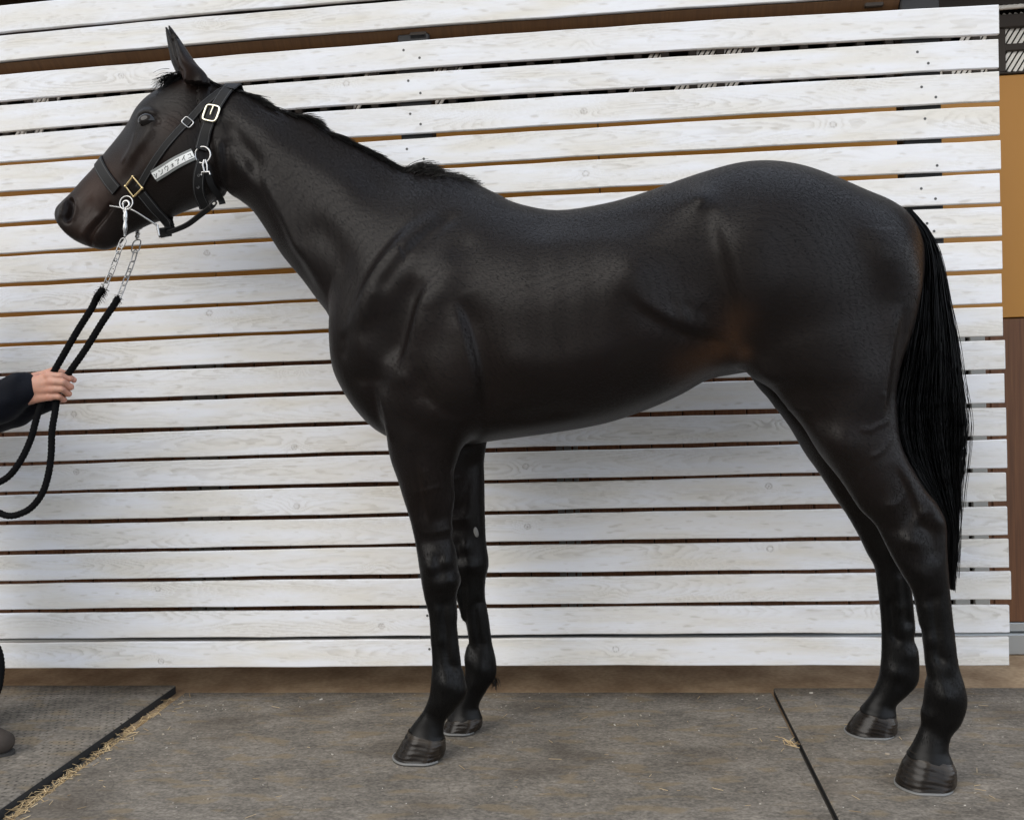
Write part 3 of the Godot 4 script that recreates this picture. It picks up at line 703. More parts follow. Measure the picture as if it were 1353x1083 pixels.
func raster(rows: Array) -> void:
	var nu := us.size()
	var nv := vs.size()
	var S := PackedFloat32Array()
	S.resize(nu * nv)
	S.fill(99.0)
	var A := S.duplicate()
	var B := S.duplicate()
	var W := S.duplicate()
	var T := S.duplicate()
	var J := []
	J.resize(nu)
	J.fill(Vector2i(9999, -1))
	var rr := smooth_rows(rows)
	for q in rr.size() - 1:
		var r0: Array = rr[q]
		var r1: Array = rr[q + 1]
		var c0 := Vector2(r0[0] + r0[2], r0[1] + r0[3]) * 0.5
		var c1 := Vector2(r1[0] + r1[2], r1[1] + r1[3]) * 0.5
		var h0 := Vector2(r0[0] - r0[2], r0[1] - r0[3]) * 0.5
		var h1 := Vector2(r1[0] - r1[2], r1[1] - r1[3]) * 0.5
		var m0 := 1.0 + 0.09 / maxf(h0.length(), 0.012)
		var m1 := 1.0 + 0.09 / maxf(h1.length(), 0.012)
		var box := Rect2(c0 + h0 * m0, Vector2.ZERO).expand(c0 - h0 * m0).expand(c1 + h1 * m1).expand(c1 - h1 * m1)
		var i0 := maxi(us.bsearch(box.position.x), 0)
		var i1 := mini(us.bsearch(box.end.x), nu - 1)
		var j0 := maxi(vs.bsearch(box.position.y), 0)
		var j1 := mini(vs.bsearch(box.end.y), nv - 1)
		var dc := c1 - c0
		var dh := h1 - h0
		var qa := -dc.cross(dh)
		var dch0 := dc.cross(h0)
		for i in range(i0, i1 + 1):
			for j in range(j0, j1 + 1):
				var d := Vector2(us[i], vs[j]) - c0
				var qb := d.cross(dh) - dch0
				var qc := d.cross(h0)
				var t := -1.0
				if absf(qa) < 1e-9:
					t = -qc / qb if qb != 0.0 else -1.0
				else:
					var disc := qb * qb - 4.0 * qa * qc
					if disc < 0.0:
						continue
					var sq := sqrt(disc)
					var ta := (-qb - sq) / (2.0 * qa)
					var tb := (-qb + sq) / (2.0 * qa)
					var oka := ta >= -1e-4 and ta <= 1.0001
					var okb := tb >= -1e-4 and tb <= 1.0001
					if oka and okb:
						var sa := absf((d - dc * ta).dot(h0 + dh * ta) / (h0 + dh * ta).length_squared())
						var sb := absf((d - dc * tb).dot(h0 + dh * tb) / (h0 + dh * tb).length_squared())
						t = ta if sa < sb else tb
					elif oka:
						t = ta
					elif okb:
						t = tb
				if t < -1e-4 or t > 1.0001:
					continue
				var h := h0 + dh * t
				var a := h.length()
				var s := (d - dc * t).dot(h) / (a * a)
				if absf(s) > 1.0 + 0.09 / a:
					continue
				var at := i * nv + j
				J[i] = Vector2i(mini(J[i].x, j), maxi(J[i].y, j))
				if absf(s) < absf(S[at]):
					S[at] = s
					A[at] = a
					B[at] = lerpf(r0[4], r1[4], t)
					W[at] = lerpf(r0[5], r1[5], t)
					T[at] = lerpf(r0[6], r1[6], t)
	RS.append(S)
	RA.append(A)
	RB.append(B)
	RW.append(W)
	RT.append(T)
	RJ.append(J)

func stroke(field: PackedFloat32Array, pts: Array, width: float, amp: float) -> PackedFloat32Array:
	# a soft ridge or hollow along a line: a row of Gaussians, so that it fades out at its ends
	var nv := vs.size()
	var p := []
	for q in pts:
		p.append(Vector2(q[0], q[1]))
	var g := amp
	if p.size() > 1:
		p = spline(p, width * 0.5)
		g = amp / 3.545
	var reach := width * 2.3
	for c in p:
		for i in range(maxi(us.bsearch(c.x - reach), 0), mini(us.bsearch(c.x + reach), us.size() - 1) + 1):
			var dx: float = us[i] - c.x
			for j in range(maxi(vs.bsearch(c.y - reach), 0), mini(vs.bsearch(c.y + reach), nv - 1) + 1):
				var dy: float = vs[j] - c.y
				field[i * nv + j] += g * exp(-(dx * dx + dy * dy) / (width * width))
	return field

func crease(field: PackedFloat32Array, pts: Array, wide: float, sharp: float, amp: float) -> PackedFloat32Array:
	# the edge of a muscle or a fold of skin: the left of the line stands proud, the right falls away
	var nv := vs.size()
	var p := []
	for q in pts:
		p.append(Vector2(q[0], q[1]))
	p = spline(p, 0.012)
	var box := Rect2(p[0], Vector2.ZERO)
	for q in p:
		box = box.expand(q)
	box = box.grow(wide * 2.2)
	for i in range(maxi(us.bsearch(box.position.x), 0), mini(us.bsearch(box.end.x), us.size() - 1) + 1):
		for j in range(maxi(vs.bsearch(box.position.y), 0), mini(vs.bsearch(box.end.y), nv - 1) + 1):
			var x := Vector2(us[i], vs[j])
			var best := 1e9
			var at := 0
			for k in p.size():
				var d: float = p[k].distance_squared_to(x)
				if d < best:
					best = d
					at = k
			if best > wide * wide * 4.8:
				continue
			var a := maxi(at - 1, 0)
			var b := mini(at + 1, p.size() - 1)
			var t: Vector2 = (p[b] - p[a]).normalized()
			var sd: float = t.cross(x - p[at])
			var along := clampf((at + t.dot(x - p[at]) / 0.012) / (p.size() - 1), 0.0, 1.0)
			var e := smoothstep(0.0, 0.28, along) * smoothstep(1.0, 0.72, along)
			field[i * nv + j] += amp * e * tanh(sd / sharp) * exp(-best / (wide * wide))
	return field

func fill_slice(i: int) -> void:
	var nv := vs.size()
	var nw := ws.size()
	var F := PackedFloat32Array()
	F.resize(nv * nw)
	F.fill(1.0)
	var klo := PackedInt32Array()
	klo.resize(nv)
	klo.fill(9999)
	var khi := PackedInt32Array()
	khi.resize(nv)
	khi.fill(-1)
	for p in RS.size():
		var S: PackedFloat32Array = RS[p]
		var jr: Vector2i = RJ[p][i]
		if jr.y < jr.x:
			continue
		var A: PackedFloat32Array = RA[p]
		var B: PackedFloat32Array = RB[p]
		var W: PackedFloat32Array = RW[p]
		var T: PackedFloat32Array = RT[p]
		var kk: float = KS[p]
		for j in range(jr.x, jr.y + 1):
			var at := i * nv + j
			var s := S[at]
			if s > 90.0:
				continue
			var a := A[at]
			var b := B[at]
			if s > 0.0:
				b *= 1.0 - T[at] * minf(s * s, 1.2)
			var w0 := W[at]
			var s2 := s * s
			var sa := s2 / (a * a)
			var ib2 := 1.0 / (b * b)
			var mn := minf(a, b) * 1.6
			var o := j * nw
			var k0 := maxi(ws.bsearch(w0 - b - 0.045), 0)
			var k1 := mini(ws.bsearch(w0 + b + 0.045), nw - 1)
			klo[j] = mini(klo[j], k0)
			khi[j] = maxi(khi[j], k1)
			var ka := 9999
			var kb := -1
			if s2 < 1.0 and (1.0 - absf(s)) * a > 0.075:
				var inner := b * sqrt(1.0 - s2) - 0.075
				if inner > 0.0 and b * (1.0 - absf(s)) > 0.04:
					ka = ws.bsearch(w0 - inner)
					kb = ws.bsearch(w0 + inner) - 1
			var k := k0
			while k <= k1:
				if k == ka and kb > ka:
					while k <= kb:
						F[o + k] = -0.12
						k += 1
				var w := ws[k] - w0
				var e := w * w * ib2
				var r := sqrt(s2 + e) if p > 0 else pow(pow(s2, 1.22) + pow(e, 1.22), 0.41)
				var d := (r - 1.0) * minf(r / maxf(sqrt(sa + e * ib2), 1e-6), mn)
				if p >= 7:
					var eg := ear_groove[at]
					if eg != 0.0 and w * w0 > 0.0:
						d -= eg
				var f := F[o + k]
				var h := kk - absf(f - d)
				if d < f:
					f = d
				if h > 0.0:
					f -= h * h / (4.0 * kk)
				F[o + k] = f
				k += 1
	for j in nv:
		var bu := bump[i * nv + j]
		if bu != 0.0 and khi[j] >= 0:
			for k in range(klo[j], khi[j] + 1):
				F[j * nw + k] -= bu * minf(1.0, absf(ws[k]) / 0.04)
	slices[i] = F
	lows[i] = klo
	highs[i] = khi

func net_slab(i: int) -> void:
	var nv := vs.size()
	var nw := ws.size()
	var V := PackedVector3Array()
	var N := PackedVector3Array()
	var C := PackedInt32Array()
	var map := PackedInt32Array()
	map.resize(nv * nw)
	map.fill(-1)
	var A: PackedFloat32Array = slices[i]
	var B: PackedFloat32Array = slices[i + 1]
	var x0 := us[i]
	var dx := us[i + 1] - x0
	for j in nv - 1:
		var o0 := j * nw
		var o1 := o0 + nw
		var m0 := 0
		var ka := mini(mini(lows[i][j], lows[i][j + 1]), mini(lows[i + 1][j], lows[i + 1][j + 1]))
		var kz := maxi(maxi(highs[i][j], highs[i][j + 1]), maxi(highs[i + 1][j], highs[i + 1][j + 1]))
		if kz < 0:
			continue
		for k in range(maxi(ka - 1, 0), mini(kz + 2, nw)):
			var m1 := int(A[o0 + k] < 0.0) | int(A[o1 + k] < 0.0) << 1 | int(B[o0 + k] < 0.0) << 2 | int(B[o1 + k] < 0.0) << 3
			if k > 0 and (m0 | m1) != 0 and (m0 & m1) != 15:
				var kb := k - 1
				# corners: bit0 j, bit1 i, bit2 k
				var f := [A[o0 + kb], A[o1 + kb], B[o0 + kb], B[o1 + kb], A[o0 + k], A[o1 + k], B[o0 + k], B[o1 + k]]
				var sum := Vector3.ZERO
				var c := 0
				for e in [[0, 1], [2, 3], [4, 5], [6, 7]]:
					var fa: float = f[e[0]]
					var fb: float = f[e[1]]
					if (fa < 0.0) != (fb < 0.0):
						sum += Vector3((e[0] >> 1) & 1, fa / (fa - fb), e[0] >> 2)
						c += 1
				for e in [[0, 2], [1, 3], [4, 6], [5, 7]]:
					var fa: float = f[e[0]]
					var fb: float = f[e[1]]
					if (fa < 0.0) != (fb < 0.0):
						sum += Vector3(fa / (fa - fb), e[0] & 1, e[0] >> 2)
						c += 1
				for e in [[0, 4], [1, 5], [2, 6], [3, 7]]:
					var fa: float = f[e[0]]
					var fb: float = f[e[1]]
					if (fa < 0.0) != (fb < 0.0):
						sum += Vector3((e[0] >> 1) & 1, e[0] & 1, fa / (fa - fb))
						c += 1
				var q := sum / c
				var dy := vs[j + 1] - vs[j]
				var dz := ws[k] - ws[kb]
				# gradient at q by trilinear differences
				var y := q.y
				var z := q.z
				var x := q.x
				var gx: float = lerpf(lerpf(f[2] - f[0], f[3] - f[1], y), lerpf(f[6] - f[4], f[7] - f[5], y), z) / dx
				var gy: float = lerpf(lerpf(f[1] - f[0], f[3] - f[2], x), lerpf(f[5] - f[4], f[7] - f[6], x), z) / dy
				var gz: float = lerpf(lerpf(f[4] - f[0], f[6] - f[2], x), lerpf(f[5] - f[1], f[7] - f[3], x), y) / dz
				map[o0 + kb] = V.size()
				C.append(o0 + kb)
				V.append(Vector3(x0 + q.x * dx, vs[j] + q.y * dy, ws[kb] + q.z * dz))
				N.append(Vector3(gx, gy, gz).normalized())
			m0 = m1
	slab_v[i] = V
	slab_c[i] = C
	slab_n[i] = N
	slab_map[i] = map

func quads_slab(i: int) -> void:
	var nv := vs.size()
	var nw := ws.size()
	var Q := PackedInt32Array()
	var A: PackedFloat32Array = slices[i]
	var B: PackedFloat32Array = slices[i + 1]
	var m: PackedInt32Array = slab_map[i]
	var at: int = slab_at[i]
	var pm: PackedInt32Array = slab_map[i - 1] if i > 0 else m
	var pat: int = slab_at[i - 1] if i > 0 else at
	for g in slab_c[i]:
		var f0 := A[g] < 0.0
		if f0 != (B[g] < 0.0):
			_quad(Q, m[g - nw - 1] + at, m[g - 1] + at, m[g] + at, m[g - nw] + at, f0)
		if i > 0:
			if f0 != (A[g + nw] < 0.0):
				_quad(Q, pm[g - 1] + pat, pm[g] + pat, m[g] + at, m[g - 1] + at, f0)
			if f0 != (A[g + 1] < 0.0):
				_quad(Q, pm[g - nw] + pat, m[g - nw] + at, m[g] + at, pm[g] + pat, f0)
	slab_q[i] = Q

func _quad(q: PackedInt32Array, a: int, b: int, c: int, d: int, outward: bool) -> void:
	if outward:
		q.append(a); q.append(c); q.append(b); q.append(a); q.append(d); q.append(c)
	else:
		q.append(a); q.append(b); q.append(c); q.append(a); q.append(c); q.append(d)

func run_all(f: Callable, n: int) -> void:
	WorkerThreadPool.wait_for_group_task_completion(WorkerThreadPool.add_group_task(f, n))

func field_at(u: float, v: float, w: float) -> float:
	var i := clampi(us.bsearch(u) - 1, 0, us.size() - 2)
	var j := clampi(vs.bsearch(v) - 1, 0, vs.size() - 2)
	var k := clampi(ws.bsearch(w) - 1, 0, ws.size() - 2)
	var x := (u - us[i]) / (us[i + 1] - us[i])
	var y := (v - vs[j]) / (vs[j + 1] - vs[j])
	var z := (w - ws[k]) / (ws[k + 1] - ws[k])
	var nw := ws.size()
	var o := j * nw + k
	var A: PackedFloat32Array = slices[i]
	var B: PackedFloat32Array = slices[i + 1]
	var a := lerpf(lerpf(A[o], A[o + nw], y), lerpf(A[o + 1], A[o + nw + 1], y), z)
	var b := lerpf(lerpf(B[o], B[o + nw], y), lerpf(B[o + 1], B[o + nw + 1], y), z)
	return lerpf(a, b, x)

func field_normal(p: Vector3, e := 0.012) -> Vector3:
	var g := Vector3(field_at(p.x + e, p.y, p.z) - field_at(p.x - e, p.y, p.z), field_at(p.x, p.y + e, p.z) - field_at(p.x, p.y - e, p.z), field_at(p.x, p.y, p.z + e) - field_at(p.x, p.y, p.z - e))
	return g.normalized() if g.length() > 1e-6 else Vector3(0, 0, 1)

func march(from: Vector3, to: Vector3) -> Vector3:
	# first point on the skin between from (outside) and to
	var n := 160
	for i in n:
		var p := from.lerp(to, i / float(n))
		if field_at(p.x, p.y, p.z) < 0.0:
			return p
	return to

func on_skin(u: float, v: float, far_side := false) -> Vector3:
	var s := -1.0 if far_side else 1.0
	return march(Vector3(u, v, 0.3 * s), Vector3(u, v, 0.0))

func skin_path(pts: Array, step: float, lift: float, far_side := false) -> Array:
	# [points, normals] of a line laid on the side of the horse
	var p2 := []
	for q in pts:
		p2.append(Vector2(q[0], q[1]))
	var P := []
	var N := []
	for q in spline(p2, step):
		P.append(on_skin(q.x, q.y, far_side))
	for r in 2:
		var S := P.duplicate()
		for i in range(1, P.size() - 1):
			S[i] = (P[i - 1] + P[i] * 2.0 + P[i + 1]) * 0.25
		P = S
	for i in P.size():
		var n := field_normal(P[i], 0.016)
		if absf(n.z) < 0.25:
			n = Vector3(n.x, n.y, -0.25 if far_side else 0.25).normalized()
		N.append(n)
		P[i] += n * lift
	return [P, N]

func tint_slab(i: int) -> PackedColorArray:
	var near := []
	for t in TINTS:
		if absf(us[i] - t[0]) < 2.3 * t[2] + 0.01:
			near.append(t)
	var o := PackedColorArray()
	var base := Color(0.0084, 0.0061, 0.0054)
	var kinds := [Color(0.10, 0.052, 0.027), Color(0.050, 0.0255, 0.017), Color(0.0135, 0.0085, 0.0068)]
	for p in slab_v[i]:
		var c := base
		for t in near:
			var d2: float = ((p.x - t[0]) * (p.x - t[0]) + (p.y - t[1]) * (p.y - t[1])) / (t[2] * t[2])
			if d2 < 5.0:
				c = c.lerp(kinds[t[4]], t[3] * exp(-d2))
		# black points: the lower legs are black haired
		o.append(c.lerp(Color(0.0035, 0.0032, 0.0033), smoothstep(0.85, 0.45, p.y)) * 10.0)   # stored ten times up: vertex colours have 8 bits, the material takes them down
	return o

func build_body(horse: Node3D) -> void:
	us = axis_lines([[-1.775, -1.13, 0.0042], [0, 0.95, 0.0061]])
	vs = axis_lines([[-0.012, 1.53, 0.0061], [0, 2.29, 0.0044]])
	var half := axis_lines([[0.0021, 0.105, 0.0042], [0, 0.325, 0.0076]])
	for i in range(half.size() - 1, -1, -1):
		ws.append(-half[i])
	ws.append_array(half)
	for t in [TRUNK, NECK, HEAD, NEAR_HIND, FAR_HIND, NEAR_FORE, FAR_FORE, NEAR_EAR, FAR_EAR]:
		raster(t)
	bump.resize(us.size() * vs.size())
	ear_groove.resize(us.size() * vs.size())
	for b in BUMPS:
		bump = stroke(bump, b[2], b[0], b[1])
	for b in CREASES:
		bump = crease(bump, b[3], b[0], b[1], b[2])
	ear_groove = stroke(ear_groove, EAR_GROOVE, 0.014, -0.012)
	var n := us.size()
	for a in [slices, slab_v, slab_n, slab_map, slab_q, slab_c, lows, highs]:
		a.resize(n)
	run_all(fill_slice, n)
	run_all(net_slab, n - 1)
	var v := PackedVector3Array()
	var nn := PackedVector3Array()
	var idx := PackedInt32Array()
	for i in n - 1:
		slab_at.append(v.size())
		v.append_array(slab_v[i])
		nn.append_array(slab_n[i])
	run_all(quads_slab, n - 1)
	for i in n - 1:
		idx.append_array(slab_q[i])
	var col := PackedColorArray()
	for i in n - 1:
		col.append_array(tint_slab(i))
	slab_map.clear()
	slab_q.clear()
	put("body", arr_mesh(v, nn, idx, PackedVector2Array(), col), M.coat, horse)
	# the coat itself: short hairs lying back along the body and down the legs
	var mm := MultiMesh.new()
	mm.transform_format = MultiMesh.TRANSFORM_3D
	mm.use_colors = true
	mm.mesh = arr_mesh(PackedVector3Array([Vector3(-0.5, 0, 0), Vector3(0.5, 0, 0), Vector3(0, 0, 1)]), PackedVector3Array([Vector3(-0.22, 0.975, 0), Vector3(0.22, 0.975, 0), Vector3.UP]), PackedInt32Array([0, 1, 2]))
	var buf := PackedFloat32Array()
	var count := 0
	buf.resize(v.size() * 48)
	for k2 in v.size() * 3:
		var i := k2 / 3
		var p := v[i]
		var n3 := nn[i]
		if p.y < 0.12:
			continue
		var leg := smoothstep(0.95, 0.7, p.y)
		var face := smoothstep(-1.12, -1.24, p.x)
		var fl := Vector3(0.92, -0.42, 0).lerp(Vector3(0.70, -0.70, 0), smoothstep(-0.25, -0.6, p.x))
		fl = fl.lerp(Vector3(0.02, -1, 0), leg).lerp(Vector3(0.75, -0.25, 0), face)
		fl += Vector3(rng.randf_range(-0.16, 0.16), rng.randf_range(-0.16, 0.16), rng.randf_range(-0.16, 0.16))
		var t := (fl - n3 * n3.dot(fl))
		if t.length() < 0.1:
			continue
		t = (t.normalized() + n3 * rng.randf_range(0.0, 0.03)).normalized()
		var side := n3.cross(t).normalized()
		var up := t.cross(side)
		var ln := lerpf(rng.randf_range(0.005, 0.009), rng.randf_range(0.003, 0.005), face)
		var wd := lerpf(rng.randf_range(0.0004, 0.0007), 0.0004, face)
		p += (side * rng.randf_range(-0.005, 0.005) + t * rng.randf_range(-0.006, 0.004)) * (1.0 - 0.5 * face) + n3 * rng.randf_range(0.0001, 0.0003)
		var o := count * 16
		buf[o] = side.x * wd; buf[o + 1] = up.x; buf[o + 2] = t.x * ln; buf[o + 3] = p.x
		buf[o + 4] = side.y * wd; buf[o + 5] = up.y; buf[o + 6] = t.y * ln; buf[o + 7] = p.y
		buf[o + 8] = side.z * wd; buf[o + 9] = up.z; buf[o + 10] = t.z * ln; buf[o + 11] = p.z
		var tone := rng.randf_range(0.82, 1.2)
		buf[o + 12] = col[i].r * tone; buf[o + 13] = col[i].g * tone; buf[o + 14] = col[i].b * tone; buf[o + 15] = 1.0
		count += 1
	buf.resize(count * 16)
	mm.instance_count = count
	mm.buffer = buf
	var ch := MultiMeshInstance3D.new()
	ch.name = "short_coat"
	ch.multimesh = mm
	ch.material_override = M.short_hair
	ch.set_meta("kind", "stuff")
	horse.add_child(ch, true)

# ------------------------------------------------------------------ hair
class Hairs:
	var v := PackedVector3Array()
	var n := PackedVector3Array()
	var idx := PackedInt32Array()
	func strand(path: Array, r0: float, r1: float) -> void:
		var side := Vector3(0, 0, 1)
		for i in path.size():
			var t: Vector3 = (path[mini(i + 1, path.size() - 1)] - path[maxi(i - 1, 0)]).normalized()
			var s := t.cross(side).normalized()
			var b := s.cross(t)
			var r := lerpf(r0, r1, i / float(path.size() - 1))
			for k in 3:
				var d := s * cos(TAU * k / 3.0) + b * sin(TAU * k / 3.0)
				v.append(path[i] + d * r)
				n.append(d)
			if i > 0:
				var c := v.size() - 6
				for k in 3:
					var e := (k + 1) % 3
					idx.append_array([c + k, c + 3 + k, c + e, c + e, c + 3 + k, c + 3 + e])

func hair_part(called: String, h: Hairs, horse: Node3D) -> void:
	var o := put(called, arr_mesh(h.v, h.n, h.idx), M.hair, horse)
	o.set_meta("kind", "stuff")

func build_hair(horse: Node3D) -> void:
	var L := []
	var R := []
	for q in TAIL_L:
		L.append(Vector3(q[0], q[1], 0))
	for q in TAIL_R:
		R.append(Vector3(q[0], q[1], 0))
	L = spline(L, 0.05)
	var n := L.size()
	var Rs := spline(R, 0.012)
	var R2 := []
	for i in n:
		R2.append(Rs[int(i * (Rs.size() - 1) / float(n - 1))])
	var h := Hairs.new()
	for s in 3400:
		var f := rng.randf()
		var w := rng.randfn(0.0, 0.45)
		var start := int(rng.randf() * rng.randf() * n * 0.55)
		var stop := n - 1 - int(n * (0.02 + 0.34 * pow(rng.randf(), 0.8)) if s % 6 else n * 0.14 * rng.randf())
		if f < 0.3:
			stop -= int(rng.randf() * n * 0.2)
		if stop - start < 4:
			continue
		var p := []
		var wig := rng.randf() * TAU
		var drift := rng.randfn(0.0, 0.10)
		var rng_s := rng.randf()
		var edge := rng.randfn(0.0, 0.035)
		for i in range(start, stop + 1):
			var t := i / float(n - 1)
			var ff := clampf(f + drift * t + 0.04 * sin(wig + t * 7.0) + edge * (0.2 + t), -0.12, 1.14)
			if s % 16 == 0:
				ff += (0.26 if s % 32 == 0 else -0.16) * rng_s * maxf(t - 0.2, 0.0)
			var q: Vector3 = L[i].lerp(R2[i], ff)
			q.z = w * lerpf(0.03, 0.062, minf(t * 2.0, 1.0)) * (1.0 - 0.4 * t) + 0.006 * sin(wig * 3.0 + t * 11.0)
			p.append(q)
		h.strand(p, 0.0013, 0.0006)
	hair_part("tail", h, horse)
	# the fleshy dock under the tail hair
	var dock := []
	var dr := []
	for i in 14:
		dock.append(L[mini(i + 1, n - 1)].lerp(R2[mini(i + 1, n - 1)], 0.5))
		dr.append(lerpf(0.014, 0.010, i / 13.0))
	put("dock", tube(dock, dr, 12), M.hair, horse)
	# mane
	var c := []
	for q in CREST:
		c.append(Vector3(q[0], q[1], 0))
	c = spline(c, 0.004)
	var m := Hairs.new()
	for s in 5200:
		var t := rng.randf()
		var i := int(t * (c.size() - 2))
		var tang: Vector3 = (c[mini(i + 3, c.size() - 1)] - c[maxi(i - 3, 0)]).normalized()
		var upn := Vector3(-tang.y, tang.x, 0)
		if upn.y < 0:
			upn = -upn
		var clump := 0.5 + 0.5 * sin(i * 0.33) * sin(i * 0.093 + 1.0)
		var z := rng.randfn(0.0, 0.010)
		var root: Vector3 = c[i] + Vector3(0, -0.022, z) + upn * 0.004
		var side := rng.randfn(-0.25, 0.55)
		var ln := lerpf(0.040, 0.062, clump) * rng.randf_range(0.75, 1.1)
		if t < 0.12:
			ln *= 0.5
		var dir := (upn * rng.randf_range(0.0, 0.34) + tang * rng.randf_range(0.6, 1.0) + Vector3(0, 0, side * 0.25)).normalized()
		var p := []
		for k in 5:
			var q := k / 4.0
			p.append(root + dir * ln * q + Vector3(0.012, -0.016, side * 0.012) * q * q)
		m.strand(p, 0.0012, 0.0005)
	for s in 1100:
		var i := int(lerpf(c.size() * 0.80, c.size() - 2.0, rng.randf()))
		var root: Vector3 = c[i] + Vector3(0, -0.016, rng.randfn(0, 0.011))
		var ln := rng.randf_range(0.05, 0.105)
		var up := rng.randf_range(0.22, 0.42)
		var p := []
		for k in 7:
			var q := k / 6.0
			p.append(root + Vector3(ln * q * 0.97, ln * (up * q + 0.10 * q - 0.38 * q * q) + 0.012 * q, rng.randfn(0, 0.0008) + root.z * q))
		m.strand(p, 0.0013, 0.0005)
	hair_part("mane", m, horse)
	# forelock
	var fl := Hairs.new()
	for s in 700:
		var a: Vector3 = FORELOCK[0].lerp(FORELOCK[2], rng.randf())
		a.z = rng.randfn(0.0, 0.022)
		a = Vector3(a.x, a.y - 0.01, a.z)
		var ln := rng.randf_range(0.03, 0.075)
		var dir := Vector3(rng.randf_range(-1.1, -0.55), rng.randf_range(-0.75, 0.28), rng.randfn(0, 0.25)).normalized()
		var p := []
		for k in 5:
			var q := k / 4.0
			p.append(a + dir * ln * q + Vector3(0.0, -0.022, 0) * q * q)
		fl.strand(p, 0.0010, 0.0004)
	hair_part("forelock", fl, horse)

func build_hoof(horse: Node3D, rows: Array) -> void:
	var rings := []
	var cols := PackedColorArray()
	var N := 40
	var rr := []
	for i in rows.size() - 1:
		for k in 8:
			var r := []
			for q in 6:
				r.append(cubic_interpolate(rows[i][q], rows[i + 1][q], rows[maxi(i - 1, 0)][q], rows[mini(i + 2, rows.size() - 1)][q], k / 8.0))
			rr.append(r)
	rr.append(rows[-1].duplicate())
	var last: Array = rr[-1]
	last[1] = 0.009
	last[3] = 0.009
	for i in rr.size():
		var r: Array = rr[i]
		var f := i / float(rr.size() - 1)
		var c := Vector3((r[0] + r[2]) * 0.5, (r[1] + r[3]) * 0.5, r[5])
		var h := Vector3((r[0] - r[2]) * 0.5, (r[1] - r[3]) * 0.5, 0)
		var ring := []
		for j in N:
			var th := TAU * j / N
			var cs := cos(th)
			var sn := sin(th)
			# squarer at the heels
			var wide := sn * (1.0 + 0.10 * (1.0 - cs))
			var q := c + h * cs + Vector3(0, 0, r[4] * clampf(wide, -1.0, 1.0))
			q.y = maxf(q.y, 0.009)
			ring.append(q + (q - c).normalized() * (0.0003 * sin(f * 46.0 + 0.9 * sin(j * 0.8)) + 0.0004 * sin(f * 17.0 + j * 0.5)))
			var g := 0.6 + 0.5 * sin(j * 2.1 + sin(j * 5.0)) * sin(f * 9.0 + j)
			var cc := Color(0.007, 0.0055, 0.0048).lerp(Color(0.036, 0.026, 0.018), clampf((0.25 if cs > -0.45 else 0.85) * g + 0.22 * sin(f * 70.0 + 1.5 * sin(j * 0.35)), 0.0, 1.0))
			cols.append(cc.lerp(Color(0.09, 0.07, 0.05), 0.3 * exp(-pow((f - 0.14) / 0.1, 2.0))) * 8.0)
		rings.append(ring)
	var mesh := grid_mesh(rings, true, false)
	var a := mesh.surface_get_arrays(0)
	var m := arr_mesh(a[Mesh.ARRAY_VERTEX], a[Mesh.ARRAY_NORMAL], a[Mesh.ARRAY_INDEX], PackedVector2Array(), cols)
	var o := put("hoof", m, M.hoof, horse)
	# iron shoe: open at the heel
	var base: Array = rings[-1]
	var c := Vector3.ZERO
	for q in base:
		c += q / N
	var iron := []
	for j in range(-17, 18):
		var q: Vector3 = base[posmod(j, N)]
		var d := (q - c)
		d.y = 0
		d = d.normalized()
		q.y = 0.0
		iron.append([q + d * 0.003, q + d * 0.003 + Vector3(0, 0.0085, 0), q - d * 0.02 + Vector3(0, 0.0085, 0), q - d * 0.02])
	put("horseshoe", grid_mesh(iron, true), M.shoe_iron, o)

func build_horse() -> void:
	var horse := thing("horse", "dark bay horse standing side-on with head raised, wearing a black halter", "horse", HORSE_AT, HORSE_TURN)
	build_body(horse)
	for s in [1.0, -1.0]:
		var ep := on_skin(EYE[0][0], EYE[0][1], s < 0)
		var e := SphereMesh.new()
		e.radius = 0.024
		e.height = 0.048
		e.radial_segments = 40
		e.rings = 24
		var o := put("eye", e, M.eye, horse)
		o.position = ep + field_normal(ep) * -0.0045
		o.scale = Vector3(1.22, 0.92, 0.74)
	for h in [HOOF_NF, HOOF_FF, HOOF_NH, HOOF_FH]:
		build_hoof(horse, h)
	build_hair(horse)
	# the chestnut: a grey horny patch on the inside of the far foreleg
	var ch := SphereMesh.new()
	ch.radius = 0.011
	ch.height = 0.022
	var cp: Vector3 = CHESTNUT[0]
	var co := put("chestnut", ch, mat(Color(0.20, 0.195, 0.185), 0.9, 0.0, 0.2), horse)
	co.position = march(Vector3(cp.x, cp.y, 0.02), Vector3(cp.x, cp.y, -0.14))
	co.scale = Vector3(0.75, 1.55, 0.35)
	co.rotation_degrees.z = 14
	var f := Hairs.new()
	for e in [ERGOT[0]]:
		for k in 36:
			var a: Vector3 = e + Vector3(rng.randfn(0, 0.004), rng.randfn(0, 0.006), rng.randfn(0, 0.010))
			var d := Vector3(rng.randf_range(-0.1, 0.5), -1.0, rng.randfn(0, 0.2)).normalized() * rng.randf_range(0.014, 0.034)
			f.strand([a, a + d * 0.5, a + d + Vector3(-0.003, 0, 0)], 0.0010, 0.0004)
	hair_part("fetlock_tuft", f, horse)

# ------------------------------------------------------------------ tack
func frame_ring(center: Vector3, ax: Vector3, ay: Vector3, w: float, h: float, r: float, round := 0.35) -> ArrayMesh:
	# a closed wire: rounded rectangle of w x h in the plane of ax, ay
	var p := []
	for k in 40:
		var t := TAU * k / 40.0
		var c := cos(t)
		var s := sin(t)
		var q := pow(pow(absf(c), 2.0 / round) + pow(absf(s), 2.0 / round), -round * 0.5)
		p.append(center + ax * (c * q * w * 0.5) + ay * (s * q * h * 0.5))
	return tube(p, r, 8, true)

func v3(q: Array, w: float) -> Vector3:
	return Vector3(q[0], q[1], w)

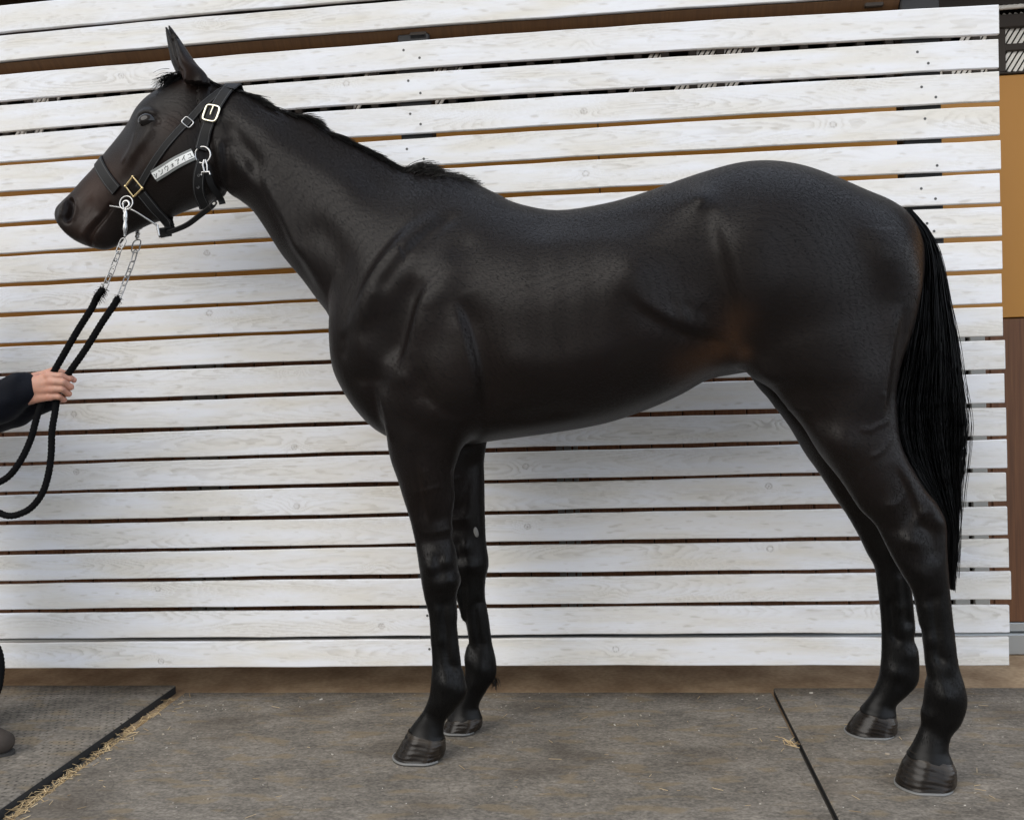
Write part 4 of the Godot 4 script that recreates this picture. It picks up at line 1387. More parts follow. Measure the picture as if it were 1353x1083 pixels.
func build_halter() -> void:
	var t := thing("halter", "black leather halter with brass buckles and a white name plate on the horse", "halter", HORSE_AT, HORSE_TURN)
	var le: Material = M.leather
	# noseband, right round the nose
	var top := v3(NOSE_TOP[0], 0)
	var bot := v3(NOSE_BOT[0], 0)
	var c := (top + bot) * 0.5
	var hh := (top - bot).normalized()
	var P := []
	var N := []
	for k in 45:
		var th := deg_to_rad(lerpf(-100.0, 93.0, k / 44.0))
		var d := hh * cos(th) + Vector3(0, 0, sin(th))
		P.append(march(c + d * 0.25, c))
	for r in 3:
		var S := P.duplicate()
		for i in range(1, P.size() - 1):
			S[i] = (P[i - 1] + P[i] * 2.0 + P[i + 1]) * 0.25
		P = S
	for i in P.size():
		var n := field_normal(P[i], 0.016)
		N.append(n)
		P[i] += n * 0.0025
	put("noseband", ribbon(P, N, 0.040, 0.006), le, t)
	stitch_lines(P, N, 0.040, 0.006, M.thread, t)
	# cheek strap, crown strap, both with a far-side twin
	for far in [false, true]:
		var a := skin_path(CHEEK, 0.012, 0.002, far)
		put("cheek_strap", ribbon(a[0], a[1], 0.023, 0.004), le, t)
		if not far:
			stitch_lines(a[0], a[1], 0.023, 0.004, M.thread, t)
		var b := skin_path(CROWN, 0.012, 0.0065, far)
		put("crown_strap", ribbon(b[0], b[1], 0.037, 0.004), le, t)
		if not far:
			stitch_lines(b[0], b[1], 0.037, 0.004, M.thread, t)
		var ch := skin_path(CHIN_S, 0.012, 0.003, far)
		var s := -1.0 if far else 1.0
		for q in [CHIN[1], CHIN[0]]:
			ch[0].append(Vector3(q.x, q.y, q.z * s))
			ch[1].append(Vector3(0.3, -0.75, 0.6 * s).normalized())
		put("chin_strap", ribbon(ch[0], ch[1], 0.032, 0.005), le, t)
		if not far:
			stitch_lines(ch[0], ch[1], 0.032, 0.005, M.thread, t)
	# over the poll
	var pl: Array = skin_path(CROWN, 0.012, 0.0065)[0]
	var pr: Array = skin_path(CROWN, 0.012, 0.0065, true)[0]
	var over := [pl[1], pl[0]]
	var on := [Vector3(0, 0.5, 0.7).normalized(), Vector3(0.1, 0.8, 0.6).normalized()]
	over.append((pl[0] + pr[0]) * 0.5 + Vector3(0.002, 0.012, 0))
	on.append(Vector3(0.1, 1, 0).normalized())
	over.append_array([pr[0], pr[1]])
	on.append_array([Vector3(0.1, 0.8, -0.6).normalized(), Vector3(0, 0.5, -0.7).normalized()])
	put("poll_strap", ribbon(spline(over, 0.01), on_lerp(on, spline(over, 0.01).size()), 0.05, 0.005), le, t)
	# hanging strap end with holes, throat strap, jaw strap
	var hs := skin_path(HANG, 0.012, 0.004)
	put("strap_end", ribbon(hs[0], hs[1], 0.034, 0.004), le, t)
	stitch_lines(hs[0], hs[1], 0.034, 0.004, M.thread, t)
	for f in [0.35, 0.62]:
		var i := int(f * (hs[0].size() - 1))
		var hole := frame_ring(hs[0][i] + hs[1][i] * 0.0045, Vector3(1, 0, 0), Vector3(0, 1, 0), 0.007, 0.007, 0.0011, 1.0)
		put("eyelet", hole, M.thread, t)
	var ts := skin_path(THROAT, 0.01, 0.003)
	put("throat_strap", ribbon(ts[0], ts[1], 0.02, 0.004), le, t)
	var jw := []
	var jn := []
	for q in spline(JAW, 0.012):
		jw.append(q)
		jn.append(Vector3(0.25, -0.8, 0.55).normalized())
	put("jaw_strap", ribbon(jw, jn, 0.017, 0.006), le, t)
	var jl: Vector3 = JAW[-1]
	put("keeper", frame_ring(jl, Vector3(0.7, 0.7, 0), Vector3(0, 0.3, 1).normalized(), 0.024, 0.02, 0.003, 0.5), M.char, t)
	# buckles and rings
	var ba := on_skin(BUCKLE_A[0][0], BUCKLE_A[0][1])
	var n := field_normal(ba, 0.02)
	var ay := (Vector3(-0.27, -0.95, 0) - n * n.dot(Vector3(-0.27, -0.95, 0))).normalized()
	var ax := ay.cross(n).normalized()
	var bk := put("buckle", frame_ring(ba + n * 0.013, ax, ay, 0.046, 0.05, 0.0034, 0.4), M.pale_brass, t)
	put("tongue", tube([ba + n * 0.014 - ay * 0.024, ba + n * 0.016, ba + n * 0.014 + ay * 0.006], 0.002, 6), M.pale_brass, bk)
	var bb := on_skin(BUCKLE_B[0][0], BUCKLE_B[0][1])
	n = field_normal(bb, 0.02)
	var want := Vector3(CHEEK[5][0] - CHEEK[3][0], CHEEK[5][1] - CHEEK[3][1], 0).normalized()
	ay = (want - n * n.dot(want)).normalized()
	ax = ay.cross(n).normalized()
	put("buckle", frame_ring(bb + n * 0.008, ax, ay, 0.031, 0.024, 0.0023, 0.35), M.chrome, t)
	var rg := on_skin(RING[0][0], RING[0][1])
	n = field_normal(rg, 0.02)
	put("ring", frame_ring(rg + n * 0.01, Vector3(1, 0, 0), (Vector3.UP - n * n.y).normalized(), 0.05, 0.05, 0.003, 1.0), M.chrome, t)
	# snap between ring and throat strap
	var sp := rg + n * 0.014
	var sn := SurfaceTool.new()
	sn.begin(Mesh.PRIMITIVE_TRIANGLES)
	sn.append_from(tube([sp + Vector3(0.004, -0.016, 0), sp + Vector3(0.000, -0.032, 0.002), sp + Vector3(0.004, -0.052, 0.001)], 0.0035, 8), 0, Transform3D())
	sn.append_from(tube([sp + Vector3(0.008, -0.016, 0), sp + Vector3(0.014, -0.034, 0.002), sp + Vector3(0.013, -0.052, 0.001)], 0.0026, 8), 0, Transform3D())
	sn.append_from(tube([sp + Vector3(-0.006, -0.062, 0), sp + Vector3(-0.004, -0.053, 0), sp + Vector3(0.020, -0.053, 0), sp + Vector3(0.022, -0.062, 0)], 0.0034, 8), 0, Transform3D())
	put("snap", sn.commit(), M.chrome, t)
	# the brass square where noseband, cheek strap and chin strap meet
	var br := []
	for q in BRASS:
		var p := on_skin(q[0], q[1])
		br.append(p + field_normal(p, 0.02) * 0.008)
	var loop := []
	for i in 4:
		for k in 6:
			loop.append(br[i].lerp(br[(i + 1) % 4], k / 6.0))
	put("square_ring", tube(loop, 0.003, 8, true), M.brass, t)
	for q in [0, 1, 2]:
		var kn := SphereMesh.new()
		kn.radius = 0.0046
		kn.height = 0.0092
		kn.radial_segments = 12
		kn.rings = 8
		put("corner_knob", kn, M.brass, t).position = br[q]
	# name plate on its strap
	var np := skin_path(PLATE, 0.012, 0.004)
	put("plate_strap", ribbon(np[0], np[1], 0.036, 0.003), mat(Color(0.20, 0.21, 0.205), 0.6), t)
	var q2 := []
	for i in np[0].size():
		q2.append(np[0][i] + np[1][i] * 0.0035)
	var plate := put("name_plate", plate_mesh(q2, np[1], 0.021), plate_material(), t)
	plate.set_meta("label", "white name plate with black katakana")

func on_lerp(a: Array, n: int) -> Array:
	var o := []
	for i in n:
		var f := i / float(n - 1) * (a.size() - 1)
		var k := mini(int(f), a.size() - 2)
		o.append(a[k].lerp(a[k + 1], f - k).normalized())
	return o

func plate_mesh(pts: Array, nrm: Array, width: float) -> ArrayMesh:
	var v := PackedVector3Array()
	var uv := PackedVector2Array()
	var idx := PackedInt32Array()
	for i in pts.size():
		var t: Vector3 = (pts[mini(i + 1, pts.size() - 1)] - pts[maxi(i - 1, 0)]).normalized()
		var n: Vector3 = (nrm[i] - t * t.dot(nrm[i])).normalized()
		var s := n.cross(t).normalized()
		if s.y < 0:
			s = -s
		for q in [[-1.0, 0.0], [-1.0, 0.0015], [1.0, 0.0015], [1.0, 0.0]]:
			v.append(pts[i] + s * (q[0] * width * 0.5) + n * q[1])
			uv.append(Vector2(i / float(pts.size() - 1), 0.5 - q[0] * 0.5))
	for i in pts.size() - 1:
		for k in 3:
			var a := i * 4 + k
			idx.append_array([a, a + 1, a + 4, a + 1, a + 5, a + 4])
	return finish(v, idx, uv)

func plate_material() -> StandardMaterial3D:
	# flat print: the strokes of the katakana on the plate, drawn in a 14-unit cell each
	var W := 640
	var H := 84
	var im := Image.create(W, H, false, Image.FORMAT_RGB8)
	im.fill(Color(0.95, 0.96, 0.95))
	var glyphs := [
		[[2, 4, 5, 6], [2, 8, 5, 10], [3, 13, 11, 5]],
		[[2, 3, 5, 5], [2, 12, 7, 11], [7, 11, 12, 4]],
		[[2, 4, 12, 4], [2, 4, 2, 8], [7, 1, 7, 4], [12, 4, 11, 8], [11, 8, 5, 13]],
		[[4, 7, 11, 7], [9, 4, 9, 13], [9, 8, 4, 12]],
		[[2, 3, 12, 3], [12, 3, 9, 7], [7, 5, 7, 9], [7, 9, 4, 13]],
		[[11, 2, 7, 6], [7, 6, 2, 9], [8, 6, 8, 13]],
		[[3, 4, 10, 4], [10, 4, 9, 12], [1, 12, 13, 12]]]
	for g in glyphs.size():
		var x0 := 14.0 + g * 89.0
		for s in glyphs[g]:
			var a := Vector2(x0 + s[0] * 5.4, 5.0 + s[1] * 5.2)
			var b := Vector2(x0 + s[2] * 5.4, 5.0 + s[3] * 5.2)
			var n := int(a.distance_to(b)) + 1
			for k in n + 1:
				var p := a.lerp(b, k / float(n))
				im.fill_rect(Rect2i(int(p.x) - 3, int(p.y) - 3, 7, 7), Color(0.10, 0.10, 0.11))
	var m := mat(Color(0.9, 0.9, 0.9), 0.35)
	m.albedo_texture = ImageTexture.create_from_image(im)
	m.texture_repeat = false
	return m

func build_bit() -> void:
	var t := thing("lead_bit", "steel ring bit with a lever bar in the horse's mouth", "bit", HORSE_AT, HORSE_TURN)
	var b: Vector3 = BITRING[0]
	b.z = maxf(b.z, on_skin(b.x, b.y).z + 0.008)
	put("ring", frame_ring(b, Vector3(1, 0, 0), Vector3(0, 1, -0.15).normalized(), 0.043, 0.043, 0.0023, 1.0), M.chrome, t)
	var bar := []
	for q in BAR:
		var s := on_skin(q.x, q.y)
		bar.append(Vector3(q.x, q.y, maxf(q.z, s.z + 0.005) if s.z > 0.001 else q.z))
	put("bar", tube(spline(bar, 0.01), 0.0031, 8), M.chrome, t)
	put("bar_tip", tube([BARTIP[0], BARTIP[1]], 0.0042, 8), M.chrome, t)
	var far := Vector3(b.x, b.y, -b.z)
	put("ring", frame_ring(far, Vector3(1, 0, 0), Vector3(0, 1, 0.15).normalized(), 0.043, 0.043, 0.0023, 1.0), M.chrome, t)

func link(at: Vector3, dir: Vector3, flat: bool, ln: float, wd: float, r: float) -> ArrayMesh:
	var side := dir.cross(Vector3(0, 0, 1)).normalized()
	if not flat:
		side = (Vector3(0, 0, 1) * 0.96 + side * 0.28).normalized()
	var p := []
	for k in 24:
		var th := TAU * k / 24.0
		var y := sin(th) * wd * 0.5
		var x := cos(th) * wd * 0.5 + signf(cos(th)) * (ln - wd) * 0.5
		p.append(at + dir * x + side * y)
	return tube(p, r, 7, true)

func build_rope() -> void:
	var t := thing("lead_rope", "black twisted lead rope with a steel chain clipped to the bit", "rope", HORSE_AT, HORSE_TURN)
	var r := put("rope", tube(spline(ROPE_A, 0.0035), 0.0102, 16, false, 0.036), M.rope, t)
	# frayed ends
	var h := Hairs.new()
	for e in [[ROPE_A[0], ROPE_A[2], 170, 0.021], [ROPE_A[-1], ROPE_A[-2], 110, 0.014]]:
		var d: Vector3 = (e[0] - e[1]).normalized()
		for s in e[2]:
			var dir := (d * rng.randf_range(-0.6, 1.0) + Vector3(rng.randfn(0, 0.8), rng.randfn(0, 0.8), rng.randfn(0, 0.8))).normalized()
			var a: Vector3 = e[0].lerp(e[1], rng.randf() * 0.5) + dir * 0.004
			var ln: float = e[3] * rng.randf_range(0.4, 1.0)
			h.strand([a, a + dir * ln * 0.5, a + dir * ln + Vector3(0, -0.004, 0)], 0.0011, 0.0005)
	for s in 14:
		var a: Vector3 = ROPE_A[-21].lerp(ROPE_A[-19], rng.randf()) + Vector3(0, -0.008, 0)
		var d := Vector3(rng.randfn(0.4, 0.6), -1, rng.randfn(0, 0.3)).normalized()
		h.strand([a, a + d * 0.012, a + d * 0.026 + Vector3(0.006, 0, 0)], 0.0007, 0.0004)
	var fr := put("frayed_end", arr_mesh(h.v, h.n, h.idx), M.rope, t)
	fr.set_meta("kind", "stuff")
	# chains
	var b: Vector3 = BITRING[0]
	b.z = maxf(b.z, on_skin(b.x, b.y).z + 0.008)
	for side in [[CHAIN_A, [1, 1, 0, 1, 1, 0, 1]], [CHAIN_B, [1, 0, 1, 0, 1, 1, 1]]]:
		var ch: Array = side[0]
		for i in ch.size():
			var d: Vector3 = ch[mini(i + 1, ch.size() - 1)] - ch[maxi(i - 1, 0)]
			var ln: float = d.length() * (0.5 if i > 0 and i < ch.size() - 1 else 1.0) + 0.0075
			var big: bool = i == 0
			put("chain_link", link(ch[i], d.normalized(), side[1][i] == 1, ln * (1.1 if big else 1.0), 0.0185 if big and side[0] == CHAIN_A else 0.028 if big else 0.0150, 0.0021), M.chain, t)
	# near snap hook: eye, barrel, gate
	for k in 2:
		var p: Array = [b, SNAP[1], SNAP[2]] if k == 0 else SNAP2
		if k == 0:
			p[1] = Vector3(p[1].x, p[1].y, maxf(p[1].z, b.z + 0.004))
			p[2] = Vector3(p[2].x, p[2].y, maxf(p[2].z, b.z + 0.002))
		var d: Vector3 = (p[2] - p[0]).normalized()
		var s := d.cross(Vector3(0, 0, 1)).normalized()
		var st := SurfaceTool.new()
		st.begin(Mesh.PRIMITIVE_TRIANGLES)
		var hook := []
		for q in 13:
			var th := lerpf(-0.2, PI * 1.5, q / 12.0)
			hook.append(p[0] - d * 0.0 + (s * cos(th) - d * sin(th)) * 0.0105 + d * 0.004)
		hook.append(p[0] + d * 0.03 + s * 0.001)
		st.append_from(tube(hook, 0.0042, 8), 0, Transform3D())
		st.append_from(tube([p[0] + d * 0.006 + s * 0.0105, p[0] + d * 0.022 + s * 0.008, p[0] + d * 0.04 + s * 0.003], 0.0024, 8), 0, Transform3D())
		var a: Vector3 = p[0] + d * 0.026
		var rad := [0.005, 0.0078, 0.0078, 0.0052, 0.0072, 0.0072, 0.0042, 0.0034]
		var line := []
		for q in rad.size():
			line.append(a.lerp(p[2], q / float(rad.size() - 1)))
		st.append_from(tube(line, rad, 10), 0, Transform3D())
		put("snap_hook", st.commit(), M.chrome, t)

# ------------------------------------------------------------------ capsules joined by a smooth minimum
func blob(caps: Array, kk: float, cell: float, V: PackedVector3Array, N: PackedVector3Array, I: PackedInt32Array) -> Array:
	var lo := Vector3.INF
	var hi := -Vector3.INF
	for c in caps:
		var m := Vector3.ONE * (maxf(c[2], c[3]) + cell * 2.0 + 0.004)
		lo = lo.min(c[0].min(c[1]) - m)
		hi = hi.max(c[0].max(c[1]) + m)
	var n := Vector3i(((hi - lo) / cell).ceil()) + Vector3i.ONE
	var F := PackedFloat32Array()
	F.resize(n.x * n.y * n.z)
	F.fill(1.0)
	for c in caps:
		var a: Vector3 = c[0]
		var ab: Vector3 = c[1] - c[0]
		var l2 := maxf(ab.length_squared(), 1e-9)
		var ra: float = c[2]
		var rb: float = c[3]
		var m := Vector3.ONE * (maxf(ra, rb) + kk + cell)
		var s := Vector3i(((a.min(c[1]) - m - lo) / cell).floor().max(Vector3.ZERO))
		var e := Vector3i(((a.max(c[1]) + m - lo) / cell).ceil()).min(n - Vector3i.ONE)
		var flat: Vector3 = c[4] if c.size() > 4 else Vector3.ONE   # squash about the axis
		for x in range(s.x, e.x + 1):
			for y in range(s.y, e.y + 1):
				for z in range(s.z, e.z + 1):
					var p := lo + Vector3(x, y, z) * cell
					var t := clampf((p - a).dot(ab) / l2, 0.0, 1.0)
					var d := ((p - a - ab * t) / flat).length() - lerpf(ra, rb, t)
					var at := (x * n.y + y) * n.z + z
					var o := F[at]
					var h := absf(o - d)
					var v := minf(o, d)
					if h < kk:
						h = kk - h
						v -= h * h / (4.0 * kk)
					F[at] = v
	var map := PackedInt32Array()
	map.resize(F.size())
	map.fill(-1)
	var sx := n.y * n.z
	var sy := n.z
	for x in n.x - 1:
		for y in n.y - 1:
			for z in n.z - 1:
				var at := (x * n.y + y) * n.z + z
				var f := [F[at], F[at + 1], F[at + sy], F[at + sy + 1], F[at + sx], F[at + sx + 1], F[at + sx + sy], F[at + sx + sy + 1]]
				var neg := 0
				for q in 8:
					if f[q] < 0.0:
						neg += 1
				if neg == 0 or neg == 8:
					continue
				var sum := Vector3.ZERO
				var c := 0
				for q in [[0, 1], [2, 3], [4, 5], [6, 7], [0, 2], [1, 3], [4, 6], [5, 7], [0, 4], [1, 5], [2, 6], [3, 7]]:
					var fa: float = f[q[0]]
					var fb: float = f[q[1]]
					if (fa < 0.0) != (fb < 0.0):
						var pa := Vector3((q[0] >> 2) & 1, (q[0] >> 1) & 1, q[0] & 1)
						var pb := Vector3((q[1] >> 2) & 1, (q[1] >> 1) & 1, q[1] & 1)
						sum += pa.lerp(pb, fa / (fa - fb))
						c += 1
				map[at] = V.size()
				V.append(lo + (Vector3(x, y, z) + sum / c) * cell)
				N.append(Vector3(f[4] + f[5] + f[6] + f[7] - f[0] - f[1] - f[2] - f[3], f[2] + f[3] + f[6] + f[7] - f[0] - f[1] - f[4] - f[5], f[1] + f[3] + f[5] + f[7] - f[0] - f[2] - f[4] - f[6]).normalized())
	for x in range(1, n.x - 1):
		for y in range(1, n.y - 1):
			for z in range(1, n.z - 1):
				var at := (x * n.y + y) * n.z + z
				var f0 := F[at] < 0.0
				var q := []
				if f0 != (F[at + sx] < 0.0):
					q.append([map[at - sy - 1], map[at - 1], map[at], map[at - sy]])
				if f0 != (F[at + sy] < 0.0):
					q.append([map[at - sx - 1], map[at - sx], map[at], map[at - 1]])
				if f0 != (F[at + 1] < 0.0):
					q.append([map[at - sx - sy], map[at - sy], map[at], map[at - sx]])
				for r in q:
					if f0:
						I.append_array([r[0], r[2], r[1], r[0], r[3], r[2]])
					else:
						I.append_array([r[0], r[1], r[2], r[0], r[2], r[3]])
	return [V, N, I]

func blob_mesh(caps: Array, kk: float, cell: float) -> ArrayMesh:
	var r := blob(caps, kk, cell, PackedVector3Array(), PackedVector3Array(), PackedInt32Array())
	return arr_mesh(r[0], r[1], r[2])

func build_person() -> void:
	var t := thing("person", "person in a dark jacket and grey-brown shoes holding the black lead rope", "person", HORSE_AT, HORSE_TURN)
	var h: Array = HAND
	var near_sh := Vector3(-2.30, 1.40, 0.32)
	var near_el: Vector3 = SLEEVE[3] + Vector3(-0.02, 0.02, 0.03)
	var far_sh := Vector3(-2.30, 1.40, -0.06)
	var far_el: Vector3 = SLEEVE2[3] + Vector3(0, 0.02, -0.02)
	var mid := Vector3(-2.32, 0, 0.13)
	var wrist: Vector3 = h[0]
	# the hand on a grid of its own
	var sq := Vector3(1, 1, 0.78)
	var caps := [
		[SLEEVE[0].lerp(SLEEVE[1], 0.8), wrist, 0.031, 0.028, sq], [wrist, h[23], 0.026, 0.020, sq], [wrist, h[2], 0.027, 0.0125, sq], [wrist, h[3], 0.027, 0.013, sq], [wrist, h[4], 0.027, 0.0125, sq], [h[23], h[5], 0.022, 0.0115, sq],
		[h[22], h[18], 0.021, 0.014]]
	var fr := [0.0108, 0.0112, 0.0105, 0.0092]
	for f in 4:
		caps.append([h[2 + f], h[6 + f], fr[f] * 1.05, fr[f] * 0.98])
	var r := blob(caps, 0.009, 0.0026, PackedVector3Array(), PackedVector3Array(), PackedInt32Array())
	for f in 4:   # outer joints of each finger stay separate from their neighbours
		r = blob([[h[2 + f].lerp(h[6 + f], 0.55), h[6 + f], fr[f] * 1.03, fr[f]], [h[6 + f], h[10 + f], fr[f], fr[f] * 0.93], [h[10 + f], h[14 + f], fr[f] * 0.92, fr[f] * 0.8]], 0.003, 0.0026, r[0], r[1], r[2])
	r = blob([[h[18], h[19], 0.0125, 0.0115], [h[19], h[20], 0.0112, 0.0105], [h[20], h[21], 0.0102, 0.009]], 0.003, 0.0026, r[0], r[1], r[2])
	var nh: int = r[0].size()
	# far hand, closed on the rope behind the near one
	var fh: Vector3 = FAR_HAND[0]
	r = blob([[fh + Vector3(-0.03, -0.003, 0), fh + Vector3(0.03, 0.004, 0.012), 0.027, 0.025, Vector3(1, 1, 0.7)]], 0.01, 0.004, r[0], r[1], r[2])
	for f in 4:
		var y := 0.026 - f * 0.018
		r = blob([[fh + Vector3(0.03, y, 0.01), fh + Vector3(0.05, y, 0.03), 0.0095, 0.009], [fh + Vector3(0.05, y, 0.03), fh + Vector3(0.02, y - 0.003, 0.045), 0.009, 0.008]], 0.004, 0.0032, r[0], r[1], r[2])
	r = blob([[fh + Vector3(0, 0.03, 0.01), fh + Vector3(0.03, 0.038, 0.03), 0.012, 0.009]], 0.004, 0.0032, r[0], r[1], r[2])
	# arms, trunk, legs (inside the clothes), neck and head
	var hd := Vector3(-2.27, 1.63, 0.13)
	r = blob([[wrist.lerp(near_el, 0.2), near_el, 0.03, 0.042], [near_el, near_sh, 0.042, 0.052], [fh.lerp(far_el, 0.15), far_el, 0.03, 0.042], [far_el, far_sh, 0.042, 0.052],
		[near_sh, far_sh, 0.06, 0.06], [mid + Vector3(0, 1.32, 0), mid + Vector3(0, 0.95, 0), 0.13, 0.125, Vector3(0.8, 1, 1.15)],
		[mid + Vector3(0, 0.92, 0.09), mid + Vector3(0.04, 0.5, 0.12), 0.085, 0.058], [mid + Vector3(0.04, 0.5, 0.12), Vector3(-2.02, 0.1, 0.225), 0.055, 0.04],
		[mid + Vector3(0, 0.92, -0.09), mid + Vector3(0.02, 0.5, -0.1), 0.085, 0.058], [mid + Vector3(0.02, 0.5, -0.1), Vector3(-2.22, 0.1, 0.0), 0.055, 0.04],
		[mid + Vector3(0.02, 1.40, 0), hd + Vector3(-0.02, -0.06, 0), 0.055, 0.05]], 0.03, 0.014, r[0], r[1], r[2])
	r = blob([[hd + Vector3(-0.015, 0.03, 0), hd + Vector3(-0.015, 0.055, 0), 0.088, 0.085, Vector3(1.08, 1, 0.88)], [hd + Vector3(0.02, -0.03, 0), hd + Vector3(0.045, -0.07, 0), 0.062, 0.04, Vector3(1, 1, 0.9)],
		[hd + Vector3(0.085, 0.02, 0), hd + Vector3(0.108, -0.012, 0), 0.009, 0.014], [hd + Vector3(0.082, -0.046, -0.018), hd + Vector3(0.082, -0.046, 0.018), 0.008, 0.008],
		[hd + Vector3(0.07, 0.04, -0.045), hd + Vector3(0.07, 0.04, 0.045), 0.014, 0.014],
		[hd + Vector3(-0.01, 0.02, 0.082), hd + Vector3(-0.015, -0.02, 0.078), 0.014, 0.01], [hd + Vector3(-0.01, 0.02, -0.082), hd + Vector3(-0.015, -0.02, -0.078), 0.014, 0.01]], 0.02, 0.005, r[0], r[1], r[2])
	var col := PackedColorArray()
	var sn := noise(60.0, 2, 4)
	for i in r[0].size():
		var p: Vector3 = r[0][i]
		var c := Color(0.47, 0.24, 0.17)
		if i < nh:
			var red := 0.0
			for k in range(2, 22):
				red = maxf(red, exp(-p.distance_squared_to(h[k]) / 0.00016))
			c = c.lerp(Color(0.50, 0.225, 0.165), red * 0.6)
		c *= 1.0 + 0.10 * sn.get_noise_3d(p.x, p.y, p.z)
		col.append(c)
	put("body", arr_mesh(r[0], r[1], r[2], PackedVector2Array(), col), M.skin, t)
	for s in [-1.0, 1.0]:
		var e := SphereMesh.new()
		e.radius = 0.012
		e.height = 0.024
		put("eye", e, M.eye, t).position = hd + Vector3(0.072, 0.022, 0.032 * s)
	put("hair", blob_mesh([[hd + Vector3(-0.03, 0.06, 0), hd + Vector3(-0.05, 0.03, 0), 0.094, 0.09, Vector3(1.05, 1, 0.9)], [hd + Vector3(0.02, 0.11, 0), hd + Vector3(-0.02, 0.1, 0), 0.05, 0.06]], 0.02, 0.008), M.hair, t)
	# jacket with sleeves
	var cuff: Vector3 = SLEEVE[0]
	var jc := [[cuff, SLEEVE[1], 0.052, 0.061, Vector3(1, 1, 0.85)], [SLEEVE[1], SLEEVE[2], 0.061, 0.066], [SLEEVE[2], near_el, 0.066, 0.07], [near_el, near_sh, 0.07, 0.08],
		[SLEEVE2[0], SLEEVE2[1], 0.030, 0.045], [SLEEVE2[1], SLEEVE2[2], 0.05, 0.06], [SLEEVE2[2], far_el, 0.06, 0.07], [far_el, far_sh, 0.07, 0.08],
		[near_sh, far_sh, 0.085, 0.085], [mid + Vector3(0, 1.32, 0), mid + Vector3(0, 0.86, 0), 0.165, 0.17, Vector3(0.85, 1, 1.15)], [mid + Vector3(0.01, 1.42, 0), mid + Vector3(0.02, 1.47, 0), 0.085, 0.075]]
	# folds across the near sleeve
	for k in 7:
		var f: Vector3 = SLEEVE[0].lerp(SLEEVE[1], 0.1 + 0.18 * k)
		jc.append([f + Vector3(0.01, 0.038, 0.034), f + Vector3(-0.02 - 0.01 * (k % 3), -0.03, 0.038), 0.014, 0.012])
	put("jacket", blob_mesh(jc, 0.022, 0.009), M.jacket, t)
	put("trousers", blob_mesh([[mid + Vector3(0, 0.95, 0.08), mid + Vector3(0.04, 0.5, 0.12), 0.11, 0.085], [mid + Vector3(0.04, 0.5, 0.12), Vector3(-2.04, 0.10, 0.225), 0.085, 0.072],
		[mid + Vector3(0, 0.95, -0.08), mid + Vector3(0.02, 0.5, -0.1), 0.11, 0.085], [mid + Vector3(0.02, 0.5, -0.1), Vector3(-2.24, 0.1, 0.0), 0.085, 0.072], [mid + Vector3(0, 0.95, -0.08), mid + Vector3(0, 0.95, 0.08), 0.12, 0.12]], 0.03, 0.014), M.trousers, t)
	for a in [Vector3(-1.812, 0.012, 0.225), Vector3(-2.04, 0.012, 0.0)]:
		var shoe := put("shoe", blob_mesh([[a + Vector3(-0.20, 0.045, 0), a + Vector3(-0.11, 0.05, 0), 0.04, 0.042], [a + Vector3(-0.11, 0.05, 0), a + Vector3(-0.042, 0.032, 0), 0.043, 0.036, Vector3(1, 0.95, 1.2)], [a + Vector3(-0.19, 0.05, 0), a + Vector3(-0.19, 0.11, 0), 0.042, 0.046]], 0.02, 0.006), M.boot, t)
		var rows := []
		for y in [0.0, 0.018]:
			var ring := []
			for k in 36:
				var th := TAU * k / 36.0
				var w := 0.047 if cos(th) > -0.2 else 0.040
				ring.append(a + Vector3(-0.122 + 0.124 * cos(th) * (1.0 if absf(cos(th)) < 0.9 else 0.985), y - 0.012, w * sin(th)))
			rows.append(ring)
		put("sole", grid_mesh(rows, true), M.sole, shoe)

# ------------------------------------------------------------------ the place
func build_sky_and_light() -> void:
	var cam := Camera3D.new()
	cam.name = "camera"
	add_child(cam)
	cam.transform = Transform3D(Basis(Vector3(0.993825, -0.034339, -0.105509), Vector3(0.030884, 0.998937, -0.034206), Vector3(0.106571, 0.030737, 0.993830)), Vector3(0.6428, 1.1, 3.3590))
	cam.fov = 45.16
	cam.near = 0.05
	cam.far = 400.0
	cam.current = true
	var env := Environment.new()
	env.background_mode = Environment.BG_SKY
	var sky := Sky.new()
	var sm := ProceduralSkyMaterial.new()
	sm.sky_top_color = Color(0.76, 0.81, 0.885)
	sm.sky_horizon_color = Color(0.875, 0.90, 0.93)
	sm.sky_curve = 0.45
	sm.ground_horizon_color = Color(0.42, 0.40, 0.38)
	sm.ground_bottom_color = Color(0.40, 0.37, 0.34)
	sm.sky_energy_multiplier = 1.0
	sky.sky_material = sm
	env.sky = sky
	env.ambient_light_source = Environment.AMBIENT_SOURCE_SKY
	env.tonemap_mode = Environment.TONE_MAPPER_LINEAR
	env.tonemap_exposure = 2.48
	env.sdfgi_enabled = true
	env.ssao_enabled = true
	env.ssil_enabled = true
	var we := WorldEnvironment.new()
	we.name = "world_environment"
	we.environment = env
	add_child(we)
	var sun := DirectionalLight3D.new()
	sun.name = "sun"
	add_child(sun)
	sun.light_color = Color(1.0, 0.985, 0.965)
	sun.light_energy = 0.28
	sun.light_angular_distance = 50.0
	sun.shadow_enabled = true
	sun.look_at_from_position(Vector3(-3.4, 3.5, 4.0), Vector3.ZERO)

func slab_box(called: String, lo: Vector3, hi: Vector3, m: Material, parent: Node, c := 0.003) -> MeshInstance3D:
	return put(called, box_mesh(lo, hi, c), m, parent)

